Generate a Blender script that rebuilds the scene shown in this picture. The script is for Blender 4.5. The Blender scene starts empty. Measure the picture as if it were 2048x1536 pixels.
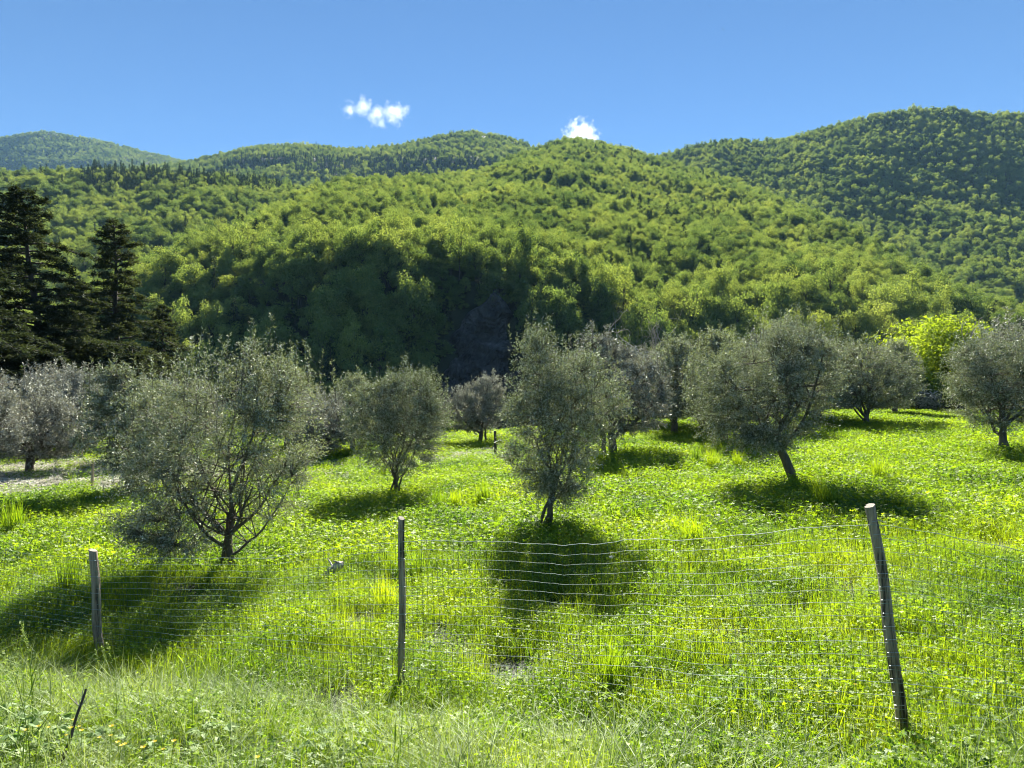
import bpy, math, random
import numpy as np
from mathutils import Vector

# ------------------------------------------------------------------ camera, sky, sun, exposure
scene = bpy.context.scene
CZ = 1.60                      # eye height above the bank
F = 1420.0                     # focal length in photo pixels (2048 wide)
cam_data = bpy.data.cameras.new("camera")
cam = bpy.data.objects.new("camera", cam_data)
scene.collection.objects.link(cam)
cam_data.sensor_width = 36.0
cam_data.lens = F / 2048 * 36.0
cam_data.clip_start = 0.05
cam_data.clip_end = 30000
cam.location = (0, 0, CZ)
cam.rotation_euler = (math.radians(90), 0, 0)
scene.camera = cam

SUN_EL, SUN_AZ = math.radians(35), math.radians(4)      # azimuth from +Y towards +X
world = bpy.data.worlds.new("World")
scene.world = world
world.use_nodes = True
wn = world.node_tree.nodes; wl = world.node_tree.links
wn.clear()
wout = wn.new("ShaderNodeOutputWorld"); wbg = wn.new("ShaderNodeBackground")
sky = wn.new("ShaderNodeTexSky")
sky.sky_type = 'NISHITA'; sky.sun_disc = False
sky.sun_elevation = SUN_EL; sky.sun_rotation = SUN_AZ
sky.altitude = 2500; sky.air_density = 0.9; sky.dust_density = 0.0; sky.ozone_density = 4.0
wbg.inputs['Strength'].default_value = 0.05
wtint = wn.new("ShaderNodeMix"); wtint.data_type = 'RGBA'; wtint.blend_type = 'MULTIPLY'; wtint.inputs[0].default_value = 1.0
wtint.inputs[7].default_value = (.375, .515, .60, 1)       # tint multiplied in for a darker, deeper blue sky
wl.new(sky.outputs[0], wtint.inputs[6]); wl.new(wtint.outputs[2], wbg.inputs['Color']); wl.new(wbg.outputs[0], wout.inputs['Surface'])

sun_data = bpy.data.lights.new("sun", 'SUN')
sun_data.energy = 5.0; sun_data.angle = math.radians(0.53); sun_data.color = (1.0, 0.95, 0.86)
sun = bpy.data.objects.new("sun", sun_data)
scene.collection.objects.link(sun)
sd = Vector((math.sin(SUN_AZ)*math.cos(SUN_EL), math.cos(SUN_AZ)*math.cos(SUN_EL), math.sin(SUN_EL)))
sun.rotation_euler = (-sd).to_track_quat('-Z', 'Y').to_euler()
sun.location = (0, 0, 50)

scene.view_settings.view_transform = 'Standard'
scene.view_settings.look = 'None'
scene.view_settings.exposure = 2.2
scene.view_settings.gamma = 1.0
scene.view_settings.use_curve_mapping = False
scene.render.engine = 'CYCLES'
cy = scene.cycles
cy.max_bounces = 6; cy.diffuse_bounces = 3; cy.glossy_bounces = 2; cy.transmission_bounces = 4
cy.transparent_max_bounces = 8; cy.volume_bounces = 3
cy.caustics_reflective = False; cy.caustics_refractive = False
cy.sample_clamp_indirect = 6.0
cy.use_denoising = True; cy.denoiser = 'OPENIMAGEDENOISE'; cy.denoising_input_passes = 'RGB_ALBEDO_NORMAL'; cy.denoising_prefilter = 'ACCURATE'
cy.filter_width = 1.05
cy.volume_step_rate = 4.0

# ------------------------------------------------------------------ helpers
rng = np.random.default_rng(7)
C = scene.collection
def P(px, row, Y):
    return np.array([(px-1024)/F*Y, Y, CZ-(row-768)/F*Y])

def tag(o, label=None, cat=None, group=None, kind=None):
    if label: o['label'] = label
    if cat: o['category'] = cat
    if group: o['group'] = group
    if kind: o['kind'] = kind
    return o

def hash2(ix, iy, seed):
    n = (ix.astype(np.int64)*374761393 + iy.astype(np.int64)*668265263 + seed*974634777) & 0x7fffffff
    n = ((n ^ (n >> 13))*1274126177) & 0x7fffffff
    return ((n ^ (n >> 16)) & 0xffff)/65535.0
def vnoise(x, y, seed=0):
    x = np.asarray(x, float); y = np.asarray(y, float)
    ix = np.floor(x); iy = np.floor(y); fx = x-ix; fy = y-iy
    fx = fx*fx*(3-2*fx); fy = fy*fy*(3-2*fy)
    a = hash2(ix, iy, seed); b = hash2(ix+1, iy, seed); c = hash2(ix, iy+1, seed); d = hash2(ix+1, iy+1, seed)
    return (a*(1-fx)+b*fx)*(1-fy)+(c*(1-fx)+d*fx)*fy
def fbm(x, y, seed=0, oct=4):
    s = 0; a = .5; t = 0
    for i in range(oct):
        s = s+a*vnoise(np.asarray(x)*2**i, np.asarray(y)*2**i, seed+i*17); t += a; a *= .5
    return s/t-0.5
def sstep(t):
    t = np.clip(t, 0, 1); return t*t*(3-2*t)
def norm(v):
    return v/np.maximum(np.linalg.norm(v, axis=-1, keepdims=True), 1e-9)

class MB:
    """collects quads and triangles, builds ONE mesh"""
    def __init__(s): s.v = []; s.q = []; s.qm = []; s.n = 0; s.sm = []
    def add(s, verts, quads, mat=0, smooth=False):
        verts = np.asarray(verts, np.float32).reshape(-1, 3); quads = np.asarray(quads, np.int32).reshape(-1, 4)
        s.v.append(verts); s.q.append(quads+s.n); s.n += len(verts)
        s.qm.append(np.full(len(quads), mat, np.int32)); s.sm.append(np.full(len(quads), smooth, bool))
    def leaves(s, c, d, w, L, W, mat=0):
        """rhombic leaves: base c, direction d, width direction w"""
        c = np.asarray(c); d = norm(d); w = norm(w-d*np.sum(w*d, -1, keepdims=True))
        L = np.broadcast_to(L, (len(c),))[:, None]; W = np.broadcast_to(W, (len(c),))[:, None]
        v = np.stack([c, c+d*L*.45+w*W*.5, c+d*L, c+d*L*.45-w*W*.5], 1)
        s.add(v, np.arange(len(c)*4).reshape(-1, 4), mat)
    def tube(s, pts, rad, n=6, mat=0, smooth=True, cap=True):
        pts = np.asarray(pts, float); k = len(pts); rad = np.broadcast_to(rad, (k,))
        t = norm(np.gradient(pts, axis=0))
        ref = np.array([0, 0, 1.]) if abs(t[0, 2]) < .9 else np.array([1., 0, 0])
        a = norm(np.cross(t, ref)); b = np.cross(t, a)
        th = np.arange(n)/n*2*np.pi
        ring = pts[:, None]+rad[:, None, None]*(a[:, None]*np.cos(th)[None, :, None]+b[:, None]*np.sin(th)[None, :, None])
        v = ring.reshape(-1, 3)
        i = np.arange(k-1)[:, None]*n; j = np.arange(n)[None]; j2 = (j+1) % n
        q = np.stack([i+j, i+j2, i+n+j2, i+n+j], -1).reshape(-1, 4)
        s.add(v, q, mat, smooth)
        if cap and n >= 4:
            base = (k-1)*n
            vv = v[base:base+n]; cc = vv.mean(0)
            vs = np.vstack([vv, cc]); qq = [[m, (m+1) % n, (m+2) % n, n] for m in range(0, n, 2)]
            s.add(vs, qq, mat, False)
    def mesh(s, name, mats):
        me = bpy.data.meshes.new(name)
        v = np.concatenate(s.v); q = np.concatenate(s.q)
        me.vertices.add(len(v)); me.vertices.foreach_set('co', v.ravel())
        me.loops.add(len(q)*4); me.loops.foreach_set('vertex_index', q.ravel())
        me.polygons.add(len(q)); me.polygons.foreach_set('loop_start', np.arange(len(q), dtype=np.int32)*4)
        me.polygons.foreach_set('loop_total', np.full(len(q), 4, np.int32))
        me.polygons.foreach_set('material_index', np.concatenate(s.qm))
        me.polygons.foreach_set('use_smooth', np.concatenate(s.sm))
        for m in mats: me.materials.append(m)
        me.update(calc_edges=True)
        return me
def obj(name, me, parent=None, loc=(0, 0, 0), rz=0):
    o = bpy.data.objects.new(name, me); C.objects.link(o)
    o.parent = parent; o.location = loc; o.rotation_euler = (0, 0, rz)
    return o
def empty(name, loc, rz=0):
    return obj(name, None, None, tuple(loc), rz)
def copy_tree(o, parent=None):
    c = o.copy(); C.objects.link(c); c.parent = parent
    for ch in list(o.children): copy_tree(ch, c)
    return c

# ------------------------------------------------------------------ materials
def mat(name):
    m = bpy.data.materials.new(name); m.use_nodes = True
    nt = m.node_tree; nt.nodes.clear()
    return m, nt.nodes, nt.links
def ramp(N, L, fac, stops):
    r = N.new("ShaderNodeValToRGB"); e = r.color_ramp.elements
    while len(e) > 1: e.remove(e[-1])
    e[0].position = stops[0][0]; e[0].color = (*stops[0][1], 1)
    for p, c in stops[1:]:
        x = e.new(p); x.color = (*c, 1)
    L.new(fac, r.inputs[0]); return r.outputs[0]
def noise_pos(N, L, scale, detail=3, vec=None, rough=.5):
    n = N.new("ShaderNodeTexNoise"); n.inputs['Scale'].default_value = scale; n.inputs['Detail'].default_value = detail
    n.inputs['Roughness'].default_value = rough
    if vec is None:
        g = N.new("ShaderNodeNewGeometry"); vec = g.outputs['Position']
    L.new(vec, n.inputs['Vector']); return n.outputs['Fac']
def mixrgb(N, L, fac, a, b, mode='MIX'):
    m = N.new("ShaderNodeMix"); m.data_type = 'RGBA'; m.blend_type = mode
    for sock, val in ((m.inputs[0], fac), (m.inputs[6], a), (m.inputs[7], b)):
        if isinstance(val, (int, float)): sock.default_value = val
        elif isinstance(val, tuple): sock.default_value = (*val, 1)
        else: L.new(val, sock)
    return m.outputs[2]

def foliage(name, stops, back=None, transl=0.45, tcol=(1.3, 1.35, .5), rough=.45, spec=.35, scale=.35, obj_rand=True, gloss=.12):
    """leaf: diffuse + translucent + a little gloss; colour from large noise, per leaf and per plant randomness"""
    m, N, L = mat(name)
    nz = noise_pos(N, L, scale, 3)
    g = N.new("ShaderNodeNewGeometry")
    oi = N.new("ShaderNodeObjectInfo")
    a = N.new("ShaderNodeMath"); a.operation = 'MULTIPLY_ADD'
    L.new(g.outputs['Random Per Island'], a.inputs[0]); a.inputs[1].default_value = .30; L.new(nz, a.inputs[2])
    b = N.new("ShaderNodeMath"); b.operation = 'MULTIPLY_ADD'
    L.new(oi.outputs['Random'], b.inputs[0]); b.inputs[1].default_value = .35 if obj_rand else 0; L.new(a.outputs[0], b.inputs[2])
    s = N.new("ShaderNodeMath"); s.operation = 'SUBTRACT'; L.new(b.outputs[0], s.inputs[0]); s.inputs[1].default_value = .32 if obj_rand else .15
    col = ramp(N, L, s.outputs[0], stops)
    dcol = col
    if back:
        dcol = mixrgb(N, L, g.outputs['Backfacing'], col, back)
    d = N.new("ShaderNodeBsdfDiffuse"); L.new(dcol, d.inputs['Color'])
    t = N.new("ShaderNodeBsdfTranslucent"); tc = mixrgb(N, L, 1.0, col, tcol, 'MULTIPLY'); L.new(tc, t.inputs['Color'])
    mx = N.new("ShaderNodeMixShader"); mx.inputs[0].default_value = transl
    L.new(d.outputs[0], mx.inputs[1]); L.new(t.outputs[0], mx.inputs[2])
    gl = N.new("ShaderNodeBsdfGlossy"); gl.inputs['Roughness'].default_value = rough+.22; gl.inputs['Color'].default_value = (.8, .85, .75, 1)
    fr = N.new("ShaderNodeMath"); fr.operation = 'MULTIPLY'
    fz = N.new("ShaderNodeLayerWeight"); fz.inputs[0].default_value = .5
    ad = N.new("ShaderNodeMath"); ad.operation = 'MULTIPLY_ADD'; L.new(fz.outputs['Fresnel'], ad.inputs[0]); ad.inputs[1].default_value = spec*.12; ad.inputs[2].default_value = gloss*.12
    m2 = N.new("ShaderNodeMixShader"); L.new(ad.outputs[0], m2.inputs[0])
    L.new(mx.outputs[0], m2.inputs[1]); L.new(gl.outputs[0], m2.inputs[2])
    o = N.new("ShaderNodeOutputMaterial"); L.new(m2.outputs[0], o.inputs[0])
    return m

def rough_mat(name, stops, scale=3, detail=6, rough=.9, bump=.3, stretch=None, bscale=None, metallic=0, objspace=False):
    m, N, L = mat(name)
    tc = N.new("ShaderNodeTexCoord"); vec = tc.outputs['Object']
    mp = N.new("ShaderNodeMapping"); L.new(vec, mp.inputs[0]); mp.inputs['Scale'].default_value = stretch or (1, 1, 1)
    nz = noise_pos(N, L, scale, detail, mp.outputs[0], .65)
    col = ramp(N, L, nz, stops)
    b = N.new("ShaderNodeBsdfPrincipled"); L.new(col, b.inputs['Base Color']); b.inputs['Roughness'].default_value = rough
    b.inputs['Metallic'].default_value = metallic
    if bump:
        n2 = noise_pos(N, L, bscale or scale*2, 8, mp.outputs[0], .7)
        bp = N.new("ShaderNodeBump"); bp.inputs['Strength'].default_value = bump; bp.inputs['Distance'].default_value = .02
        L.new(n2, bp.inputs['Height']); L.new(bp.outputs[0], b.inputs['Normal'])
    o = N.new("ShaderNodeOutputMaterial"); L.new(b.outputs[0], o.inputs[0])
    return m

M_forest = foliage("forest_leaf", [(0.2, (.055, .095, .034)), (.48, (.145, .20, .062)), (.85, (.26, .295, .085))], transl=.42, scale=.02, spec=.15, tcol=(1.6, 1.6, .7))
M_pine = foliage("pine_needle", [(0.3, (.018, .034, .018)), (.8, (.035, .06, .026))], transl=.15, scale=.02, spec=.2)
M_cedar = foliage("cedar_needle", [(0.3, (.028, .038, .022)), (.8, (.065, .078, .045))], transl=.3, scale=.3, spec=.25, gloss=.1)
M_olive = foliage("olive_leaf", [(0.25, (.075, .09, .045)), (.8, (.15, .17, .085))], back=(.46, .48, .42), transl=.34, tcol=(1.45, 1.5, .95), scale=.6, spec=.7, rough=.36, gloss=.3)
M_silver = foliage("silver_olive_leaf", [(0.25, (.09, .10, .075)), (.8, (.16, .17, .13))], back=(.44, .445, .42), transl=.3, tcol=(1.3, 1.25, 1.0), scale=.6, spec=.8, rough=.35, gloss=.4)
M_shrub = foliage("shrub_leaf", [(0.25, (.08, .14, .03)), (.8, (.16, .22, .05))], transl=.4, scale=.5)
M_yellow = foliage("yellow_leaf", [(0.25, (.23, .31, .03)), (.8, (.35, .42, .05))], transl=.5, scale=.5, tcol=(1.25, 1.25, .4))
G1 = [(.18, (.05, .11, .018)), (.38, (.145, .23, .016)), (.6, (.235, .315, .014)), (.85, (.33, .39, .018))]
M_grass = foliage("grass_blade", G1, transl=.55, scale=.45, tcol=(1.42, 1.45, .5), spec=.15, rough=.4, obj_rand=True)
G2 = [(.2, (.055, .12, .02)), (.5, (.17, .265, .02)), (.85, (.29, .365, .022))]
M_clover = foliage("clover_leaf", G2, transl=.52, scale=.45, tcol=(1.42, 1.45, .5), spec=.2, rough=.35)
M_pale = foliage("pale_grass", [(.2, (.13, .20, .05)), (.8, (.27, .33, .12))], transl=.4, scale=1, spec=.4, tcol=(1.2, 1.2, .7))
M_dry = foliage("dry_leaf", [(.2, (.40, .39, .33)), (.8, (.62, .61, .54))], transl=.2, scale=1, spec=.3, tcol=(1.1, 1.05, .9))
M_broad = foliage("broad_leaf", [(.2, (.11, .20, .05)), (.8, (.24, .33, .10))], transl=.45, scale=2, spec=.2, rough=.4, tcol=(1.4, 1.4, .6))
M_petal = foliage("yellow_petal", [(.2, (.75, .55, .01)), (.8, (.85, .68, .02))], transl=.4, scale=2, tcol=(1, 1, .5))
M_white = foliage("white_petal", [(.2, (.75, .76, .7)), (.8, (.8, .8, .76))], transl=.4, scale=2, tcol=(1, 1, 1))
M_bark = rough_mat("olive_bark", [(.3, (.055, .045, .034)), (.7, (.16, .135, .10))], scale=14, stretch=(1, 1, .3), bump=.8)
M_dbark = rough_mat("dark_bark", [(.3, (.03, .025, .02)), (.7, (.08, .065, .05))], scale=4, stretch=(1, 1, .3), bump=.6)
M_bare = rough_mat("bare_branch", [(.3, (.20, .17, .14)), (.7, (.36, .33, .29))], scale=6, stretch=(1, 1, .3), bump=.3)
M_post = rough_mat("weathered_wood", [(.38, (.04, .03, .024)), (.45, (.30, .225, .16)), (.7, (.56, .45, .34))], scale=26, stretch=(1, 1, .06), bump=1.0, bscale=40)
M_endgrain = rough_mat("sawn_end", [(.3, (.16, .13, .10)), (.7, (.30, .26, .20))], scale=30, bump=.3)
M_wire = rough_mat("sky_lit_green_wire", [(.3, (.16, .26, .22)), (.7, (.26, .36, .32))], scale=30, bump=0, rough=.6)  # horizontal wires: green coat painted paler where they catch the sky
M_wired = rough_mat("dark_green_wire", [(.3, (.03, .07, .045)), (.7, (.05, .10, .07))], scale=30, bump=0, rough=.4)  # vertical wires: same coat without the painted sky sheen
M_steel = rough_mat("steel_tie", [(.3, (.35, .36, .36)), (.7, (.5, .5, .5))], scale=30, bump=0, rough=.35, metallic=.8)
M_deadwood = rough_mat("bleached_wood", [(.35, (.20, .17, .14)), (.65, (.55, .52, .46))], scale=12, bump=.8)
M_bird = rough_mat("bird_feather", [(.3, (.012, .014, .02)), (.7, (.03, .032, .04))], scale=12, bump=0, rough=.6)
M_soil = rough_mat("field_soil", [(.3, (.018, .022, .009)), (.55, (.03, .04, .012)), (.75, (.05, .05, .022))], scale=1.3, bump=.5, bscale=25)
M_hill = rough_mat("hill_soil", [(.3, (.012, .018, .007)), (.7, (.028, .038, .013))], scale=.08, bump=.3)

def rock_mat():
    m, N, L = mat("cliff_rock")
    tc = N.new("ShaderNodeTexCoord")
    mp = N.new("ShaderNodeMapping"); L.new(tc.outputs['Object'], mp.inputs[0]); mp.inputs['Rotation'].default_value = (.2, .5, .1); mp.inputs['Scale'].default_value = (1, 1, .45)
    nz = noise_pos(N, L, .25, 8, mp.outputs[0], .7)
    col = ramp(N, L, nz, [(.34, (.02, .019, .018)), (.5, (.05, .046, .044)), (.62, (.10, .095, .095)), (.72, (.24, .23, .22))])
    b = N.new("ShaderNodeBsdfPrincipled"); L.new(col, b.inputs['Base Color']); b.inputs['Roughness'].default_value = .9
    bp = N.new("ShaderNodeBump"); bp.inputs['Distance'].default_value = .6; bp.inputs['Strength'].default_value = .8
    n2 = noise_pos(N, L, .9, 8, mp.outputs[0], .75); L.new(n2, bp.inputs['Height']); L.new(bp.outputs[0], b.inputs['Normal'])
    o = N.new("ShaderNodeOutputMaterial"); L.new(b.outputs[0], o.inputs[0]); return m
M_rock = rock_mat()

# ------------------------------------------------------------------ the ground
def fence_y(x): return 5.91-0.39*np.asarray(x)
def gz(x, y):
    x = np.asarray(x, float); y = np.asarray(y, float)
    t = x+4.0
    field = -1.33+0.055*np.where(t > 0, t, 2.0*np.tanh(t/2.0)*.6)+CZ-1.60
    field = np.minimum(field, -0.15+0*field)
    field = field+.10*fbm(x*.25, y*.25, 3)+.05*fbm(x*.9, y*.9, 5)
    yf = 5.5-0.39*np.clip(x, -9, 6); yb = 3.9-0.12*np.clip(x, -9, 6)
    s = sstep((yf-y)/np.maximum(yf-yb, .6))
    near = -0.03-np.interp(x, [-3, 2], [.135, .20])*np.clip(y-.8, 0, 8)+.05*fbm(x*1.1, y*1.1, 8)
    z = field*(1-s)+near*s
    drop = sstep((y-(40+3*fbm(x*.05, y*.05, 2)*4))/16.0)
    z = z-drop*7.5
    z = np.where(np.abs(x) > 60, z-sstep((np.abs(x)-60)/60)*2, z)
    return z
def nonlin(a, b, n, k):
    t = np.linspace(-1, 1, n); s = np.sinh(t*k)/np.sinh(k)
    return np.where(s < 0, -s*a, s*b)
xs = nonlin(-3500, 3500, 381, 7.2); ys = np.concatenate([-nonlin(0, 1500, 81, 6)[:40:-1]*1.0, nonlin(0, 3900, 621, 6.8)[311:]])
ys = np.unique(np.round(ys, 4))
X, Yg = np.meshgrid(xs, ys)
Zg = gz(X, Yg)
nx, ny = len(xs), len(ys)
gb = MB(); idx = np.arange(nx*ny).reshape(ny, nx)
gb.add(np.stack([X, Yg, Zg], -1).reshape(-1, 3), np.stack([idx[:-1, :-1], idx[:-1, 1:], idx[1:, 1:], idx[1:, :-1]], -1).reshape(-1, 4), 0, True)
tag(obj("ground", gb.mesh("ground", [M_soil])), "olive grove meadow ground sloping down from a low bank", "ground", kind="structure")

# ------------------------------------------------------------------ hills: each knot column is (px of ridge direction, [(distance, row), ...])
def make_hill(name, cols, label, seed, amp, nu=260, nt=150, back=.35, px_pad=0):
    pxs = np.array([c[0] for c in cols], float)
    K = len(cols[0][1])
    Yk = np.array([[k[0] for k in c[1]] for c in cols], float); Rk = np.array([[k[1] for k in c[1]] for c in cols], float)
    Zk = CZ-(Rk-768)/F*Yk
    u = np.linspace(pxs[0], pxs[-1], nu)
    def smooth_interp(xq, xp, fp):
        # monotone-ish cubic (Catmull-Rom on nonuniform knots)
        i = np.clip(np.searchsorted(xp, xq, side='right')-1, 0, len(xp)-2)
        h = xp[i+1]-xp[i]; t = (xq-xp[i])/h
        m = np.gradient(fp, xp)
        m0 = m[i]*h; m1 = m[i+1]*h
        return (2*t**3-3*t**2+1)*fp[i]+(t**3-2*t**2+t)*m0+(-2*t**3+3*t**2)*fp[i+1]+(t**3-t**2)*m1
    Yc = np.stack([smooth_interp(u, pxs, Yk[:, k]) for k in range(K)], 1)
    Zc = np.stack([smooth_interp(u, pxs, Zk[:, k]) for k in range(K)], 1)
    # back slope
    Yc = np.concatenate([Yc, Yc[:, -1:]*(1+back)], 1); Zc = np.concatenate([Zc, Zc[:, -1:]*.55-10], 1)
    tt = np.linspace(0, K, nt)
    seg = np.clip(tt.astype(int), 0, K-1); f = tt-seg
    YY = Yc[:, seg]*(1-f)+Yc[:, np.minimum(seg+1, K)]*f
    # z along each radial by piecewise smooth: linear blended with smoothing
    ZZ = Zc[:, seg]*(1-f)+Zc[:, np.minimum(seg+1, K)]*f
    ker = np.hanning(9); ker /= ker.sum()
    Zs = np.apply_along_axis(lambda r: np.convolve(np.pad(r, 4, mode='edge'), ker, 'valid'), 1, ZZ)
    XX = (u[:, None]-1024)/F*YY
    sc = 1/(amp*7.0)
    rel = np.clip(tt/K*3, 0, 1)
    d = np.abs(fbm(XX*sc, YY*sc*.6, seed, 4))*2
    Zs = Zs+amp*(0.22-d)*rel[None]*np.clip((K-1.02-tt)*3+.25, .25, 1)[None]
    return XX, YY, Zs
hill_surf = {}
def build_hill(name, cols, label, seed, amp, **kw):
    XX, YY, ZZ = make_hill(name, cols, label, seed, amp, **kw)
    m = MB(); a, b = XX.shape; idx = np.arange(a*b).reshape(a, b)
    m.add(np.stack([XX, YY, ZZ], -1).reshape(-1, 3), np.stack([idx[:-1, :-1], idx[1:, :-1], idx[1:, 1:], idx[:-1, 1:]], -1).reshape(-1, 4), 0, True)
    o = obj("hill", m.mesh("hill", [M_hill])); tag(o, label, "hill", kind="structure")
    hill_surf[name] = (XX, YY, ZZ)

spur = [(-500, (780, 760, 750)), (-200, (760, 740, 730)), (100, (720, 690, 660)), (250, (655, 610, 578)), (400, (590, 540, 515)), (500, (560, 505, 478)), (640, (535, 460, 402)),
        (800, (535, 440, 380)), (960, (570, 435, 350)), (1080, (600, 435, 300)), (1140, (620, 435, 286)), (1200, (630, 445, 296)), (1300, (640, 455, 322)),
        (1450, (640, 475, 372)), (1600, (645, 515, 432)), (1700, (650, 548, 482)), (1800, (662, 590, 550)), (1900, (690, 650, 615)), (2050, (725, 700, 680)), (2300, (760, 745, 735)), (2700, (790, 780, 775))]
spurY = {-500: (190, 210, 230), -200: (188, 212, 235), 100: (186, 220, 255), 250: (184, 226, 275), 400: (180, 232, 310), 500: (178, 242, 345), 640: (176, 268, 440), 800: (175, 300, 530), 960: (174, 330, 640),
         1080: (176, 350, 800), 1140: (178, 370, 880), 1200: (180, 380, 860), 1300: (186, 385, 790), 1450: (194, 365, 650), 1600: (196, 325, 520), 1700: (196, 292, 430), 1800: (195, 262, 360),
         1900: (192, 235, 300), 2050: (185, 215, 255), 2300: (185, 210, 240), 2700: (185, 205, 230)}
build_hill("spur", [(p, [({960: 157, 1080: 145, 800: 139}.get(p, 131 if p < 900 else 137), 885), (spurY[p][0], r[0]), (spurY[p][1], r[1]), (spurY[p][2], r[2])]) for p, r in spur],
           "wooded central spur rising from a dark steep foot to a rounded top", 11, 19, nu=320, nt=170)
build_hill("left", [(p, [(190, 850), (330, 560+dd), (460, 440+dd*.6), (c, r)]) for p, r, c, dd in
           ((-900, 380, 520, 60), (-500, 352, 540, 30), (-200, 348, 560, 10), (0, 350, 580, 0), (200, 350, 600, -10), (400, 362, 640, -10), (550, 380, 680, 0), (650, 398, 720, 0), (780, 412, 760, 0), (950, 440, 800, 20), (1200, 520, 820, 40))],
           "bright green wooded slope at the left below the far mountains", 23, 19, nu=240, nt=150)
build_hill("farmid", [(p, [(650, 520), (900, 420), (1150, r+(420-r)*.42), (1500, r)]) for p, r in
           ((-700, 390), (-300, 368), (0, 350), (200, 343), (370, 329), (480, 302), (600, 293), (700, 300), (780, 294), (850, 279), (930, 267), (1000, 275), (1060, 294), (1130, 318), (1300, 350), (1600, 400))],
           "long blue green wooded ridge behind the spur", 37, 30, nu=300, nt=130)
build_hill("farleft", [(p, [(1700, 470), (1950, 410), (2150, r+(410-r)*.4), (2500, r)]) for p, r in
           ((-900, 330), (-500, 300), (-200, 284), (0, 273), (80, 263), (150, 269), (230, 286), (300, 306), (370, 323), (450, 345), (600, 385), (900, 420))],
           "hazy rounded mountain farthest away at the left edge", 41, 40, nu=200, nt=110)
build_hill("right", [(p, [(260+e, 800), (420+e, 640), (680+e*.7, 455+k), (c, r)]) for p, r, c, e, k in
           ((1000, 380, 1150, 250, 0), (1150, 345, 1150, 200, 0), (1300, 322, 1150, 150, 0), (1400, 292, 1130, 120, 0), (1500, 283, 1120, 100, 0), (1560, 283, 1110, 90, -5), (1640, 261, 1100, 70, -10), (1700, 246, 1090, 60, -10),
            (1760, 231, 1080, 50, -10), (1810, 223, 1080, 40, -10), (1900, 221, 1070, 20, -10), (1960, 230, 1060, 0, -5), (2050, 229, 1050, 0, 0), (2250, 240, 1000, -20, 0), (2700, 300, 950, -30, 20))],
           "large wooded mountain slope on the right", 53, 27, nu=260, nt=150)

# ------------------------------------------------------------------ rock cliff in the spur's dark face
cb = MB(); n1, n2 = 110, 110
U, V = np.meshgrid(np.linspace(0, 1, n1), np.linspace(0, 1, n2))
RX = -27+U*40; RZ = -12+V*40
hx, hy, hz_ = hill_surf["spur"]; us = 1024+hx[:, 0]/hy[:, 0]*F
def face_y(x, z):
    y = np.full(x.shape, 168.0)
    for _ in range(3):
        i = np.clip(np.searchsorted(us, 1024+x/y*F), 0, len(us)-1)
        y = np.array([np.interp(zz, hz_[ii, :50], hy[ii, :50]) for ii, zz in zip(i.ravel(), z.ravel())]).reshape(x.shape)
    return y
half = np.interp(RZ, [-12, 0, 10, 18, 24], [15, 13, 9.5, 5.5, 1]); cxm = np.interp(RZ, [-12, 5, 22], [-9, -8, -4])
edge = 1-np.abs(RX-cxm)/half+.55*fbm(RX*.16, RZ*.16, 66, 4)*2
mask = sstep(edge*2.2+.2)
ridg = 1-np.abs(fbm(RX*.10+RZ*.08, RZ*.12, 61, 5))*3.2
RY = face_y(RX, RZ)+2.2-mask*(3.4+2.6*ridg)+mask*(1.8*fbm(RX*.45, RZ*.45, 63, 4)+.9*np.round(fbm(RX*.22-RZ*.18, RZ*.08+RX*.1, 71, 2)*9)/1.5)
idx = np.arange(n1*n2).reshape(n2, n1)
cb.add(np.stack([RX, RY, RZ], -1).reshape(-1, 3), np.stack([idx[:-1, :-1], idx[:-1, 1:], idx[1:, 1:], idx[1:, :-1]], -1).reshape(-1, 4), 0, False)
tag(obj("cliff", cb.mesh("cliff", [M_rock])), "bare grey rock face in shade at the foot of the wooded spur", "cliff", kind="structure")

# ------------------------------------------------------------------ forest tree prototypes
def broadleaf(seed, R=4.0, H=10.0, nblob=34, per=120, size=.40):
    r = np.random.default_rng(seed); m = MB()
    top = np.array([r.normal()*.4, r.normal()*.4, H*.62])
    m.tube(np.array([[0, 0, -1.5], [.05, 0, H*.25], top*.8, top]), [.22, .18, .12, .06], 5, 1)
    k = 0
    while k < nblob:
        v = r.normal(size=3); v /= np.linalg.norm(v)
        if v[2] < -.75: continue
        rad = r.uniform(.45, .95)
        c = np.array([0, 0, H*.56])+v*np.array([R, R, H*.42])*rad+np.array([0, 0, r.normal()*.5])
        br = r.uniform(.9, 1.75)
        m.tube(np.array([top*r.uniform(.4, .9), c]), [.06, .02], 3, 1, cap=False)
        d = norm(r.normal(size=(per, 3))); d[:, 2] = np.abs(d[:, 2])*1.2-.45; d = norm(d)
        pts = c+d*br*r.uniform(.55, 1.08, (per, 1))*np.array([1.1, 1.1, .85])
        nrm = norm(d+r.normal(size=(per, 3))*.8+np.array([0, 0, .5]))
        dr = norm(np.cross(nrm, r.normal(size=(per, 3))))
        m.leaves(pts, dr, np.cross(nrm, dr), size*r.uniform(.6, 1.3, per), size*.62*r.uniform(.6, 1.2, per), 0)
        k += 1
    return m.mesh("broadleaf_tree", [M_forest, M_dbark])
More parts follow.
